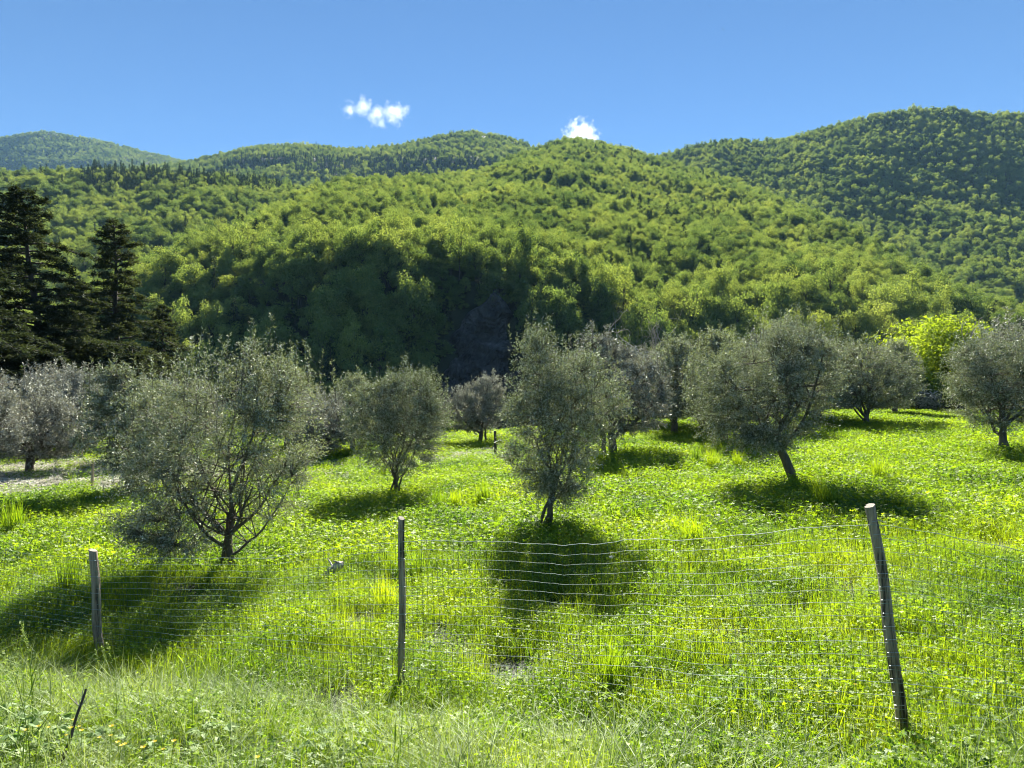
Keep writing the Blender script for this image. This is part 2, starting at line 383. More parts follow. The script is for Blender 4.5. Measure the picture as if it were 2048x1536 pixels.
def conifer(seed, H=13, R=2.6, mat_=None):
    r = np.random.default_rng(seed); m = MB()
    m.tube([[0, 0, -1.5], [0, 0, H*.5], [0, 0, H]], [.22, .14, .02], 5, 1)
    for k in range(75):
        z = H*(.14+.86*(k/75)); L = R*(1-(z/H))**.8+.25; a = r.uniform(0, 6.28); L *= r.uniform(.7, 1.15)
        d = np.array([math.cos(a), math.sin(a), .05]); n = int(10+16*L/R)
        s = r.uniform(.15, 1, n)
        p = np.array([0, 0, z])+d*L*s[:, None]+r.normal(size=(n, 3))*[.22, .22, .13]-np.array([0, 0, .25])*s[:, None]**2*L
        dr = norm(d+r.normal(size=(n, 3))*.5); w = norm(np.cross(dr, r.normal(size=(n, 3))+[0, 0, 2]))
        m.leaves(p, dr, w, r.uniform(.35, .7, n), r.uniform(.15, .3, n), 0)
    return m.mesh("pine_tree", [mat_ or M_pine, M_dbark])
protoC = bpy.data.collections.new("forest_kinds")
protoO = []
for i, kw in enumerate([dict(seed=1), dict(seed=2, R=3.6, H=11), dict(seed=3, R=4.6, H=9, nblob=30), dict(seed=4, R=3.2, H=12, nblob=24)]):
    me = broadleaf(**kw); o = bpy.data.objects.new("a%d_tree" % i, me); protoC.objects.link(o); protoO.append(me)
for i, kw in enumerate([dict(seed=11), dict(seed=12, H=11, R=3.0)]):
    me = conifer(**kw); o = bpy.data.objects.new("b%d_tree" % i, me); protoC.objects.link(o); protoO.append(me)

def scatter_modifier(o, coll):
    ng = bpy.data.node_groups.new("scatter", 'GeometryNodeTree')
    ng.interface.new_socket(name="Geometry", in_out='INPUT', socket_type='NodeSocketGeometry')
    ng.interface.new_socket(name="Geometry", in_out='OUTPUT', socket_type='NodeSocketGeometry')
    N = ng.nodes; L = ng.links
    gi = N.new("NodeGroupInput"); go = N.new("NodeGroupOutput")
    ci = N.new("GeometryNodeCollectionInfo"); ci.inputs['Collection'].default_value = coll
    ci.inputs['Separate Children'].default_value = True; ci.inputs['Reset Children'].default_value = True
    iop = N.new("GeometryNodeInstanceOnPoints"); iop.inputs['Pick Instance'].default_value = True
    def attr(nm, ty):
        a = N.new("GeometryNodeInputNamedAttribute"); a.data_type = ty; a.inputs['Name'].default_value = nm; return a.outputs[0]
    L.new(gi.outputs[0], iop.inputs['Points']); L.new(ci.outputs[0], iop.inputs['Instance'])
    L.new(attr('idx', 'INT'), iop.inputs['Instance Index'])
    L.new(attr('rot', 'FLOAT_VECTOR'), iop.inputs['Rotation'])
    L.new(attr('scl', 'FLOAT_VECTOR'), iop.inputs['Scale'])
    L.new(iop.outputs[0], go.inputs[0])
    md = o.modifiers.new("scatter", 'NODES'); md.node_group = ng
def scatter(name, pts, idx, rot, scl, coll, label, cat):
    me = bpy.data.meshes.new(name); n = len(pts)
    me.vertices.add(n); me.vertices.foreach_set('co', np.asarray(pts, np.float32).ravel())
    a = me.attributes.new('idx', 'INT', 'POINT'); a.data.foreach_set('value', np.asarray(idx, np.int32))
    a = me.attributes.new('rot', 'FLOAT_VECTOR', 'POINT'); a.data.foreach_set('vector', np.asarray(rot, np.float32).ravel())
    a = me.attributes.new('scl', 'FLOAT_VECTOR', 'POINT'); a.data.foreach_set('vector', np.asarray(scl, np.float32).ravel())
    o = obj(name, me); scatter_modifier(o, coll); tag(o, label, cat, kind="stuff"); return o

def sample_hill(key, density, seed, ymax=1e9):
    XX, YY, ZZ = hill_surf[key]; r = np.random.default_rng(seed)
    P4 = np.stack([XX, YY, ZZ], -1)
    a = P4[:-1, :-1]; b = P4[1:, :-1]; c = P4[:-1, 1:]; d = P4[1:, 1:]
    hor = np.abs((b-a)[..., 0]*(c-a)[..., 1]-(b-a)[..., 1]*(c-a)[..., 0])
    slope = np.abs((c-a)[..., 2])/np.maximum(np.abs((c-a)[..., 1]), .01)
    area = hor*np.sqrt(1+np.minimum(slope, 2.5)**2)
    lam = area*density
    n = r.poisson(lam)
    I, J = np.nonzero(n); rep = np.repeat(np.arange(len(I)), n[I, J]); I = I[rep]; J = J[rep]
    s = r.random((len(I), 1)); t = r.random((len(I), 1))
    p = (a[I, J]*(1-s)+b[I, J]*s)*(1-t)+(c[I, J]*(1-s)+d[I, J]*s)*t
    return p, slope[I, J]
def visible_px(p): return 1024+p[:, 0]/p[:, 1]*F
allp = []; 
for key, dens, seed in (("spur", .105, 1), ("left", .075, 2), ("farmid", .030, 3), ("farleft", .022, 4), ("right", .050, 5)):
    p, sl = sample_hill(key, dens, seed)
    u = visible_px(p); keep = (u > -350) & (u < 2400)
    # back slopes beyond what can be seen are left sparse
    p = p[keep]; u = u[keep]
    r = np.random.default_rng(seed+50)
    con = (r.random(len(p)) < .03)
    if key == "left":
        row = 768-(p[:, 2]-CZ)/p[:, 1]*F
        con |= (row < 402) & (u > 150) & (u < 760) & (r.random(len(p)) < .75*sstep((410-row)/35))
    if key == "farmid": con |= (fbm(p[:, 0]*.004, p[:, 1]*.003, 9) > .03) & (r.random(len(p)) < .7) & (p[:, 1] < 1300)
    if key == "right": con |= (fbm(p[:, 0]*.006, p[:, 1]*.005, 19) > .14) & (r.random(len(p)) < .4)
    idx_ = np.where(con, r.integers(4, 6, len(p)), r.integers(0, 4, len(p)))
    if key == "spur":   # keep the cliff bare
        rx = (p[:, 0]+5.5)
        bare = (np.abs(rx) < np.interp(p[:, 2], [-8, 3, 15, 25], [13, 11.5, 8, 3])) & (p[:, 1] < 174) & (p[:, 2] < 19)
        thin = (p[:, 1] < 205) & (visible_px(p) > 250) & (visible_px(p) < 1300) & (r.random(len(p)) < .40)
        bare |= thin
        p = p[~bare]; idx_ = idx_[~bare]; con = con[~bare]
    sc = np.where(con, r.uniform(.6, 1.15, len(p)), .5+.75*r.random(len(p))**1.3)
    if key == "spur": sc *= np.interp(p[:, 1], [150, 195, 215, 400], [.78, .74, .64, .70])
    else: sc *= .78
    sc *= 1+.35*(fbm(p[:, 0]*.03, p[:, 1]*.03, 99+seed))
    if key == "left": sc *= np.interp(p[:, 1], [190, 500], [.9, 1.0])
    allp.append((p, idx_, sc))
# low trees and bushes between the trunks of the steep foot
p, sl = sample_hill("spur", .05, 71); p = p[(p[:, 1] < 300) & (np.abs(visible_px(p)-1100) < 1350)]
p = p[~((np.abs(p[:, 0]+5.5) < np.interp(p[:, 2], [-8, 3, 15, 25], [13, 11.5, 8, 3])) & (p[:, 1] < 174) & (p[:, 2] < 19))]
r = np.random.default_rng(72); allp.append((p, r.integers(0, 4, len(p)), r.uniform(.25, .48, len(p))))
# valley floor wood
r = np.random.default_rng(90)
n = 1300; vp = np.stack([r.uniform(-260, 260, n), r.uniform(78, 140, n), np.zeros(n)], 1); vp[:, 2] = gz(vp[:, 0], vp[:, 1])
vk = ~((np.abs(vp[:, 0]+6) < 14+(vp[:, 1]-80)*.1))
vp = vp[vk]; allp.append((vp, r.integers(0, 4, len(vp)), r.uniform(.28, .5, len(vp))))
p = np.concatenate([a[0] for a in allp]); ix = np.concatenate([a[1] for a in allp]); sc = np.concatenate([a[2] for a in allp])
p[:, 2] -= .4
# the trees that show largest stand as single trees
u = visible_px(p)
row = 768-(p[:, 2]+6*sc-CZ)/p[:, 1]*F
cand = (u > 290) & (u < 1990) & (row > 520) & (row < 775) & (p[:, 1] < 205) & (p[:, 1] > 140)
ci = np.nonzero(cand)[0]; ci = ci[np.argsort(-(sc[ci]/p[ci, 1]))][:230]
single = np.zeros(len(p), bool); single[ci] = True
rest = ~single; rot = np.zeros((len(p), 3)); rr = np.random.default_rng(5); rot[:, 2] = rr.uniform(0, 6.28, len(p))
scv = np.stack([sc*rr.uniform(.85, 1.15, len(p)), sc*rr.uniform(.85, 1.15, len(p)), sc*rr.uniform(.75, 1.45, len(p))], 1)
print("forest", rest.sum(), "single", single.sum())
scatter("forest", p[rest], ix[rest], rot[rest], scv[rest], protoC, "spring green broadleaf wood with dark pines covering the hills", "forest")
for i in ci:
    if i % 3 == 0: scv[i] *= (1.1, 1.1, 1.4)
    o = obj("pine_tree" if ix[i] > 3 else "broadleaf_tree", protoO[ix[i]], None, tuple(p[i]), rot[i, 2]); o.scale = scv[i]
    ui = u[i]
    for lim, where in ((390, "beside the short cedar"), (480, "above the left shoulder of the broad olive"), (560, "above the middle of the broad olive"), (640, "above the right side of the broad olive"),
                       (720, "above the gap left of the multi stemmed olive"), (800, "above the multi stemmed olive"), (880, "just left of the bare cliff"), (1060, "around the bare cliff"), (1140, "above the slender olive"),
                       (1220, "above the tall silvery olive"), (1340, "behind the leafless tree"), (1440, "right of the leafless tree"), (1540, "above the left half of the leaning olive"), (1640, "above the right half of the leaning olive"),
                       (1740, "above the dark forked olive"), (1820, "left of the yellow green tree"), (9999, "above the yellow green tree")):
        if ui < lim: break
    where = ("high on the slope " if row[i] < 590 else "midway up " if row[i] < 670 else "low on the slope ")+where
    size = "large" if sc[i] > np.median(sc[ci]) else "small"
    if ix[i] > 3: tag(o, size+" dark pine "+where, "tree", "pines at the foot of the spur")
    else: tag(o, size+" broadleaf tree "+where, "tree", "broadleaf trees at the foot of the spur")

# ------------------------------------------------------------------ olive trees
def curve_pts(a, b, n, bend, r, amp=.08):
    t = np.linspace(0, 1, n)[:, None]; a = np.asarray(a, float); b = np.asarray(b, float)
    L = np.linalg.norm(b-a); p = a+(b-a)*t+np.array([0, 0, 1.])*bend*L*np.sin(np.pi*t)
    w = r.normal(size=(n, 3))*amp*L/n; w[0] = 0
    w = np.cumsum(w, 0); w -= t*w[-1]
    return p+w
def olive_meshes(seed, trunks, fork, crowns, ntwig=620, nleaf=46, leafL=.062, whips=40, leafmat=None, r0=.075, nlimb=6, spread=1.0, twigr=.0045, sub=6, weep=.0, lw=.24):
    """trunks: list of base offsets; fork: (x,y,z); crowns: list of (cx,cy,cz,rx,ry,rz,weight)"""
    r = np.random.default_rng(seed); T = MB(); K = MB()
    fork = np.array(fork, float)
    nodes = []
    W = np.array([c[6] for c in crowns], float); W /= W.sum()
    def target(lo, hi):
        c = crowns[r.choice(len(crowns), p=W)]
        d = r.normal(size=3); d /= np.linalg.norm(d)
        return np.array(c[:3])+d*np.array(c[3:6])*r.uniform(lo, hi)
    for bi, b in enumerate(trunks):
        b = np.array([b[0], b[1], -.15]); rr0 = r0*(1 if bi == 0 else .55)
        top = fork+(r.normal(size=3)*[.12, .12, .2] if bi else 0)
        p = curve_pts(b, top, 8, .0, r, .12); T.tube(p, np.linspace(rr0*1.25, rr0*.8, 8), 9, 0)
        limbs = nlimb if bi == 0 else 2
        for k in range(limbs):
            s = top if k < limbs*.6 else p[r.integers(4, 7)]
            e = target(.35, .75); e[2] = max(e[2], s[2]+.3+.9*math.hypot(e[0]-s[0], e[1]-s[1]))
            q = curve_pts(s, e, 9, -.08, r, .14); rl = rr0*r.uniform(.32, .6)
            T.tube(q, np.linspace(rl, rl*.3, 9), 6, 0); nodes.append(q[2:])
            for j in range(sub):
                s2 = q[r.integers(2, 8)]; e2 = s2+(target(.5, .92)-s2)*r.uniform(.6, 1)
                q2 = curve_pts(s2, e2, 7, .05, r, .15); T.tube(q2, np.linspace(rl*.38, rl*.12, 7), 4, 0, cap=False); nodes.append(q2[1:])
    nodes = np.concatenate(nodes)
    topz = max(c[2]+c[5] for c in crowns)
    for k in range(ntwig+whips):
        whip = k >= ntwig
        if whip:
            c = crowns[r.choice(len(crowns), p=W)]
            a = r.uniform(0, 6.28); q_ = math.sqrt(r.uniform(0, 1))*.95
            e = np.array([c[0]+c[3]*q_*math.cos(a), c[1]+c[4]*q_*math.sin(a), c[2]+c[5]*math.sqrt(max(0, 1-q_*q_))])
            e = e+np.array([r.normal()*.05, r.normal()*.05, r.uniform(.08, .38)])
        else:
            e = target(0.2, 1.0)*1.0; 
            if r.random() < .65: e = target(.72, 1.04)
        if e[2] < .25: e[2] = .25+r.random()*.2
        dd = np.linalg.norm((nodes-e)*[1, 1, 1.0]+np.array([0, 0, 0]), axis=1)+(nodes[:, 2] > e[2]+.1)*.5
        s = nodes[np.argmin(dd)]
        L = np.linalg.norm(e-s)
        if L > 1.3: s = e+(s-e)*1.3/L; L = 1.3
        if whip: s = e-np.array([r.normal()*.08, r.normal()*.08, r.uniform(.4, .8)])
        if L < .25:
            e = s+norm(e-s+r.normal(size=3)*.1)*.35
        q = curve_pts(s, e, 6, .06-weep, r, .1)
        q[-1, 2] -= weep*.3
        K.tube(q, np.linspace(twigr, twigr*.4, 6), 3, 1, cap=False)
        n = int(nleaf*r.uniform(.7, 1.3)*(0.8 if whip else 1))
        t = r.uniform(.12, 1.0, n)**.8*5; i = np.minimum(t.astype(int), 4); f = (t-i)[:, None]
        c0 = q[i]*(1-f)+q[i+1]*f; tg = norm(q[i+1]-q[i])
        side = norm(np.cross(tg, r.normal(size=(n, 3))))
        dr = norm(tg*r.uniform(.3, 1.1, (n, 1))+side)
        c0 = c0+(r.normal(size=(n, 3))*(.035 if not whip else .006))
        wd = np.cross(dr, r.normal(size=(n, 3)))
        K.leaves(c0, dr, wd, leafL*r.uniform(.65, 1.2, n), leafL*lw*r.uniform(.8, 1.2, n), 0)
    return T.mesh("trunk", [M_bark]), K.mesh("crown", [leafmat or M_olive, M_bark])
def plant_tree(name, base, meshes, label, cat, group, rz=0, parts=("trunk", "crown"), scale=1):
    e = empty(name, base, rz); e.scale = (scale,)*3
    for nm, me in zip(parts, meshes): obj(nm, me, e)
    return tag(e, label, cat, group)
GO = "olive trees in the meadow"
def onground(px, row, dy=0):
    """point of the meadow seen at (px,row)"""
    best = None
    for Y in np.arange(3, 60, .05):
        x = (px-1024)/F*Y; z = CZ-(row-768)/F*Y
        if z <= gz(x, Y): return np.array([x, Y, float(gz(x, Y))])
    return np.array([x, Y, float(gz(x, Y))])
def atY(px, Y): 
    x = (px-1024)/F*Y; return np.array([x, Y, float(gz(x, Y))])
S = lambda px, Y: px/F*Y        # photo pixels to metres at a distance

# 1: broad tree at the left, two stems, right limb reaching up
b = atY(458, 11.1); k = 11.3/F
ms = olive_meshes(101, [(0, 0), (-.14, .05)], (.0, 0, 75*k), [(-.05, 0, 285*k, 170*k, 1.2, 160*k, 3), (-125*k, .1, 270*k, 120*k, 1.0, 125*k, 1.8), (105*k, 0, 300*k, 105*k, .95, 150*k, 1.6), (70*k, 0, 385*k, 85*k, .7, 90*k, .8), (-120*k, -.2, 140*k, 115*k, .9, 100*k, 2.0), (80*k, .1, 160*k, 80*k, .7, 70*k, .8), (-100*k, -.3, 85*k, 95*k, .7, 55*k, 1.0)],
    ntwig=1750, nleaf=40, whips=130, r0=.062, nlimb=9, leafL=.055)
plant_tree("olive_tree", b, ms, "broad olive with two stems and low drooping branches behind the left post", "olive tree", GO)
# 2: bushy multi-stemmed tree
b = atY(790, 18.3); k = 18.3/F
ms = olive_meshes(102, [(0, 0), (-.25, .1), (.22, .05), (-.12, -.1), (.1, -.12)], (.05, 0, 60*k), [(15*k, 0, 140*k, 112*k, 1.3, 105*k, 3), (35*k, 0, 190*k, 78*k, 1.0, 70*k, 1.1), (-50*k, 0, 160*k, 66*k, .9, 85*k, 1)],
    ntwig=1300, nleaf=36, whips=80, r0=.045, leafL=.068)
plant_tree("olive_tree", b, ms, "bushy olive with several thin stems fanning from one base over its own dark shadow", "olive tree", GO)
# 3: slender upright tree in the middle
b = atY(1100, 12.6); k = 13.0/F
ms = olive_meshes(103, [(0, 0), (-.28, .05), (-.16, -.05)], (.06, 0, 120*k), [(8*k, 0, 185*k, 108*k, 1.0, 125*k, 2.8), (-28*k, 0, 300*k, 66*k, .66, 115*k, 1.1), (75*k, 0, 275*k, 85*k, .9, 90*k, 1.5), (5*k, 0, 95*k, 88*k, .75, 65*k, .8)],
    ntwig=1350, nleaf=38, whips=90, r0=.05, leafL=.058)
plant_tree("olive_tree", b, ms, "slender upright olive with a tall pointed top in the middle of the meadow", "olive tree", GO)
# 4: leaning trunk, big round crown
b = atY(1592, 16.4); k = 17.0/F
ms = olive_meshes(104, [(0, 0)], (-38*k, 0, 100*k), [(-50*k, 0, 185*k, 150*k, 1.6, 120*k, 3), (10*k, 0, 230*k, 100*k, 1.2, 90*k, 1.5), (-135*k, 0, 150*k, 92*k, 1.1, 100*k, 1.4), (-15*k, 0, 270*k, 60*k, .8, 60*k, .6), (-70*k, -.3, 95*k, 75*k, .9, 55*k, .7)],
    ntwig=1900, nleaf=38, whips=90, r0=.10, leafL=.066, nlimb=8)
plant_tree("olive_tree", b, ms, "large round olive on one thick trunk leaning left", "olive tree", GO)
# 5: dark V forked tree further right
b = atY(1732, 30.0); k = 30.0/F
ms = olive_meshes(105, [(0, 0)], (0, 0, 22*k), [(-15*k, 0, 110*k, 112*k, 2.0, 74*k, 3), (42*k, 0, 88*k, 72*k, 1.5, 56*k, 1), (-70*k, 0, 100*k, 66*k, 1.5, 66*k, 1.2)],
    ntwig=1100, nleaf=34, whips=30, r0=.13, leafL=.10, nlimb=7, twigr=.008)
v5 = ms
plant_tree("olive_tree", b, ms, "dark rounded olive with a low forked trunk farther back than the leaning olive", "olive tree", GO)
# 6: tree at right frame edge
b = atY(2003, 19.3); k = 19.3/F
ms = olive_meshes(106, [(0, 0), (.3, .1)], (.05, 0, 60*k), [(10*k, 0, 140*k, 125*k, 1.6, 105*k, 3), (-40*k, 0, 170*k, 78*k, 1.1, 80*k, 1), (80*k, 0, 170*k, 85*k, 1.2, 95*k, 1)],
    ntwig=1400, nleaf=36, whips=70, r0=.10, leafL=.074, nlimb=7)
v6 = ms
plant_tree("olive_tree", b, ms, "dark olive with a twin trunk cut by the right edge of the view", "olive tree", GO)
# shared shapes for trees farther back
v7 = olive_meshes(107, [(0, 0), (.3, 0)], (.1, 0, .9), [(0, 0, 2.0, 1.8, 1.6, 1.5, 3), (.5, 0, 3.1, 1.0, 1, .9, 1), (-.9, 0, 1.9, 1.1, 1, 1.2, 1.2)], ntwig=900, nleaf=32, whips=60, leafL=.11, r0=.12, twigr=.009, leafmat=M_silver)
v8 = olive_meshes(108, [(0, 0)], (0, 0, 1.0), [(0, 0, 2.2, 1.7, 1.5, 1.5, 3), (-.4, 0, 3.3, .9, .9, .9, 1), (.8, 0, 1.5, 1.0, 1, .9, 1)], ntwig=900, nleaf=32, whips=60, leafL=.11, r0=.13, twigr=.009)
v9 = olive_meshes(109, [(0, 0), (-.2, .2)], (0, 0, .7), [(0, 0, 1.8, 2.0, 1.8, 1.4, 3), (1.0, 0, 1.5, 1.2, 1, 1.1, 1.3), (-1.2, 0, 2.0, 1.1, 1, 1.2, 1.2)], ntwig=1000, nleaf=32, whips=60, leafL=.11, r0=.14, twigr=.009, leafmat=M_silver)
for px, Y, me, sc_, rz, lab in (
    (60, 23.5, v9, .95, .4, "silvery grey olive at the left edge above the pale strip of ground"),
    (-45, 21.0, v7, .85, 1.4, "silvery olive partly outside the left edge of the view"),
    (170, 30.0, v7, .95, 2.3, "silver grey olive behind the forked bamboo poles at the left"),
    (262, 19.0, v8, .88, .8, "olive half hidden behind the broad left hand tree"),
    (340, 27.0, v9, 1.0, 2.9, "grey olive seen behind the broad left hand tree near the cedars"),
    (640, 27.0, v9, .85, 1.1, "low spreading olive between the broad left tree and the multi stemmed one"),
    (705, 30.0, v8, .85, 2.0, "small olive with a short trunk just left of the multi stemmed one"),
    (960, 33.0, v7, .85, .2, "low pale olive in the gap left of the slender upright one"),
    (1228, 24.5, v7, 1.12, 3.3, "tall silvery olive directly right of the slender upright one"),
    (1348, 31.0, v8, 1.1, 4.1, "olive with a short black forked trunk at the far edge of the meadow"),
    (1290, 37.0, v9, 1.3, 5.0, "grey olive under the bare branched tree"),
    (1450, 26.0, v8, 1.05, .6, "olive whose crown fills the gap left of the leaning one"),
    (1640, 33.0, v7, 1.1, 2.6, "silvery olive seen between the leaning olive and the dark forked one"),
    (2080, 30.0, v9, 1.5, 1.9, "tall grey olive rising above the tree at the right edge"),
    (1975, 36.0, v7, .95, 3.9, "pale olive behind the snag near the right edge"),
    (575, 31.0, v8, .95, 1.7, "olive seen through the right edge of the broad left hand tree"),
    (838, 33.0, v9, .80, 2.2, "olive peeping out behind the right of the multi stemmed one"),
    (1140, 33.0, v8, 1.0, 3.6, "olive behind the slender upright one"),
    (1405, 33.0, v9, 1.0, 0.9, "grey olive right of the short black forked trunk"),
    (1530, 31.0, v7, 1.15, 4.4, "silvery olive behind the left side of the leaning one"),
    (1590, 36.0, v8, 1.3, 5.4, "olive rising behind the top of the leaning one"),
    (1790, 37.0, v8, 1.0, 1.3, "olive behind the right side of the dark forked one"),
    (110, 32.0, v9, 1.2, 5.6, "grey olive under the tallest cedar"),
    ):
    plant_tree("olive_tree", atY(px, Y)-np.array([0, 0, .05]), me, lab, "olive tree", GO, rz, scale=sc_)

# ------------------------------------------------------------------ cedars at the left
def cedar(seed, H, R, nb=85, lean=(0, 0), low=.08, fill=1.0):
    r = np.random.default_rng(seed); T = MB(); K = MB()
    tp = np.array([[0, 0, -1], [0, 0, H*.3], [lean[0]*.5, lean[1]*.5, H*.65], [lean[0], lean[1], H]]); 
    zt = np.linspace(-1, H, 16); tr = np.stack([np.interp(zt, tp[:, 2], tp[:, 0])+np.sin(zt*1.1)*.05, np.interp(zt, tp[:, 2], tp[:, 1]), zt], 1)
    T.tube(tr, np.linspace(.34, .03, 16), 8, 0)
    for k in range(nb):
        f = (k+r.uniform(0, .8))/nb; z = H*(low+(1-low)*f*.985)
        L = (R*(1-f)**1.0+.45)*r.uniform(.5, 1.2); a = k*2.4+r.normal()*.4
        d = np.array([math.cos(a), math.sin(a), 0]); s = np.linspace(0, 1, 7)[:, None]
        o0 = np.array([np.interp(z, zt, tr[:, 0]), 0, z])
        up = .22 if f < .8 else .5
        br = o0+d*L*s+np.array([0, 0, 1])*(up*L*s-(.34 if f < .8 else .15)*L*s**2)
        br = br+r.normal(size=br.shape)*.04*L*s
        B = MB()
        T.tube(br, np.linspace(.045+.035*(1-f), .012, 7), 4, 0, cap=False) if False else K.tube(br, np.linspace(.045+.035*(1-f), .012, 7), 4, 1, cap=False)
        side = np.array([-d[1], d[0], 0])
        ns = int(9+L*7)
        for j in range(ns):
            t = r.uniform(.12, 1); i = min(int(t*6), 5); b0 = br[i]+(br[i+1]-br[i])*(t*6-i)
            sl = (.28+.42*L*(1-t)*.6)*r.uniform(.6, 1.2); sg = 1 if j % 2 else -1
            sdir = norm(d*.75+side*sg*r.uniform(.5, 1.1)+np.array([0, 0, r.normal()*.08]))
            n = int(44*sl*fill)+7
            q = r.random(n)**.8
            pts = b0+sdir*sl*q[:, None]+np.array([0, 0, -.10])*sl*q[:, None]**2+r.normal(size=(n, 3))*[.07, .07, .06]
            dr = norm(sdir+r.normal(size=(n, 3))*.9*[1, 1, .5]); w = norm(np.cross(dr, r.normal(size=(n, 3))*.5+[0, 0, 1]))
            K.leaves(pts, dr, w, r.uniform(.12, .24, n), r.uniform(.045, .10, n), 0)
    return T.mesh("trunk", [M_dbark]), K.mesh("crown", [M_cedar, M_dbark])
GC = "dark conifers at the left edge"
for px, Y, toprow, R, seed, lean, lab in (
    (85, 40, 372, 8.0, 201, (-1.3, 0), "tallest dark cedar with an uneven open top at the left edge"),
    (235, 46, 440, 7.0, 202, (-.2, 0), "narrow pointed dark cedar right of the tallest one"),
    (150, 50, 560, 7.5, 205, (0, 0), "squat dark cedar filling the gap between the two pointed ones"),
    (-60, 34, 520, 7.0, 203, (0, 0), "lower dark cedar cut by the left edge of the view"),
    (325, 52, 610, 5.5, 204, (0, 0), "short dark cedar lowest of the group beside the shaded slope")):
    base = atY(px, Y); H = CZ-(toprow-768)/F*Y-base[2]
    plant_tree("cedar_tree", base, cedar(seed, H, R, lean=lean, nb=105 if seed < 203 else 100, fill=1.1), lab, "cedar", GC)

# ------------------------------------------------------------------ shrubs, yellow tree, bare trees at the meadow's far edge
def shrub_mesh(seed, R, H, nblob, per, size, material, name="crown", flat=.8):
    r = np.random.default_rng(seed); m = MB()
    for k in range(nblob):
        d = r.normal(size=3); d[2] = abs(d[2])*1.1-.25; d /= np.linalg.norm(d)
        c = np.array([0, 0, H*.42])+d*np.array([R, R*.9, H*.5])*r.uniform(.35, .88)
        br = R*r.uniform(.16, .34)
        m.tube(np.array([[r.normal()*.1, r.normal()*.1, 0], c*.6, c]), [.03, .02, .01], 3, 1, cap=False)
        dd = norm(r.normal(size=(per, 3)))
        pts = c+dd*br*r.uniform(.5, 1.12, (per, 1))*[1.15, 1.15, flat]
        nr = norm(dd+r.normal(size=(per, 3))*.7+[0, 0, .6]); dr = norm(np.cross(nr, r.normal(size=(per, 3))))
        m.leaves(pts, dr, np.cross(nr, dr), size*r.uniform(.6, 1.3, per), size*.55*r.uniform(.7, 1.2, per), 0)
    return m.mesh(name, [material, M_dbark])
def stems(seed, n=4, h=1.5, r0=.06):
    r = np.random.default_rng(seed); m = MB()
    for i in range(n):
        a = r.uniform(0, 6.28); m.tube(curve_pts((0, 0, -.2), (math.cos(a)*h*.4, math.sin(a)*h*.4, h), 6, 0, r), np.linspace(r0, r0*.4, 6), 5, 0)
    return m.mesh("trunk", [M_dbark])
b = atY(1876, 45); topz = CZ-(640-768)/F*45
Hy = topz-b[2]
plant_tree("broadleaf_tree", b, (stems(301, 4, Hy*.5, .12), shrub_mesh(302, 4.9, Hy*1.12, 110, 330, .20, M_yellow, flat=.6)), "bright yellow green domed tree above the right end of the meadow", "tree", None)
GS = "shrubs along the far edge of the meadow"
sm = [(stems(310+i, 4, .9, .03), shrub_mesh(320+i, 1.7, 2.6, 34, 150, .13, mm, flat=.9)) for i, mm in enumerate((M_shrub, M_shrub, M_silver))]
for px, Y, v, sc_, rz, lab in (
    (952, 43, 0, 1.15, 0, "mid green shrub in the gap between the multi stemmed and slender olives"),
    (905, 41, 1, .95, 1, "green shrub touching the right side of the multi stemmed olive"),
    (1010, 46, 1, 1.1, 2, "green shrub behind the low pale olive"),
    (1868, 43, 0, 1.25, 3, "leafy light green shrub below the yellow green tree"),
    (1905, 40.5, 1, 1.0, 4, "light green shrub left of the snag"),
    (1845, 40.5, 2, .75, 5, "low silvery shrub at the end of the meadow right of the dark forked olive"),
    (1945, 42, 0, 1.5, 1.5, "tall pale green shrub around the foot of the snag"),
    (1900, 46, 2, 1.3, 2.5, "grey green bush under the yellow green dome"),
    (560, 40, 1, 1.0, 2.2, "shrub behind the broad left tree"),
    (420, 42, 0, 1.0, .7, "shrub between the cedars and the broad left tree"),
    (240, 37, 0, .9, 2.0, "yellowish green bush at the foot of the cedars"),
    (1180, 42, 1, 1.2, 4.2, "shrub behind the tall silvery olive"),
    (1400, 44, 0, 1.1, 5.2, "green shrub behind the far forked trunk"),
    (1500, 44, 1, 1.2, 0.2, "green shrub behind the crown left of the leaning olive"),
    (1760, 44, 1, 1.2, 3.2, "shrub behind the dark forked olive"),
    ):
    plant_tree("shrub", atY(px, Y)+np.array([0, 0, -.1]), sm[v], lab, "shrub", GS, rz, scale=sc_)
def bare_tree(seed, H, R, n=10, sub=7, r0=.12, lean=0):
    r = np.random.default_rng(seed); T = MB(); K = MB()
    top = np.array([lean, 0, H*.55]); T.tube(curve_pts((0, 0, -.3), top, 8, 0, r, .08), np.linspace(r0, r0*.6, 8), 7, 0)
    for i in range(n):
        e = top+np.array([r.normal()*R*.6, r.normal()*R*.5, r.uniform(-.1, .5)*H]); q = curve_pts(top*r.uniform(.6, 1), e, 9, .1, r, .2)
        K.tube(q, np.linspace(r0*.45, r0*.12, 9), 4, 0, cap=False)
        for j in range(sub):
            s = q[r.integers(3, 9)]; e2 = s+r.normal(size=3)*[R*.28, R*.28, H*.10]+[0, 0, .1*H]*np.array(r.random())
            q2 = curve_pts(s, e2, 6, .15, r, .3); K.tube(q2, np.linspace(r0*.16, r0*.05, 6), 3, 0, cap=False)
            for l in range(3):
                s3 = q2[r.integers(2, 6)]; q3 = curve_pts(s3, s3+r.normal(size=3)*[R*.16, R*.16, H*.06]+[0, 0, H*.04], 4, .1, r, .3)
                K.tube(q3, np.linspace(r0*.08, r0*.03, 4), 3, 0, cap=False)
    return T.mesh("trunk", [M_bare]), K.mesh("branch", [M_bare])
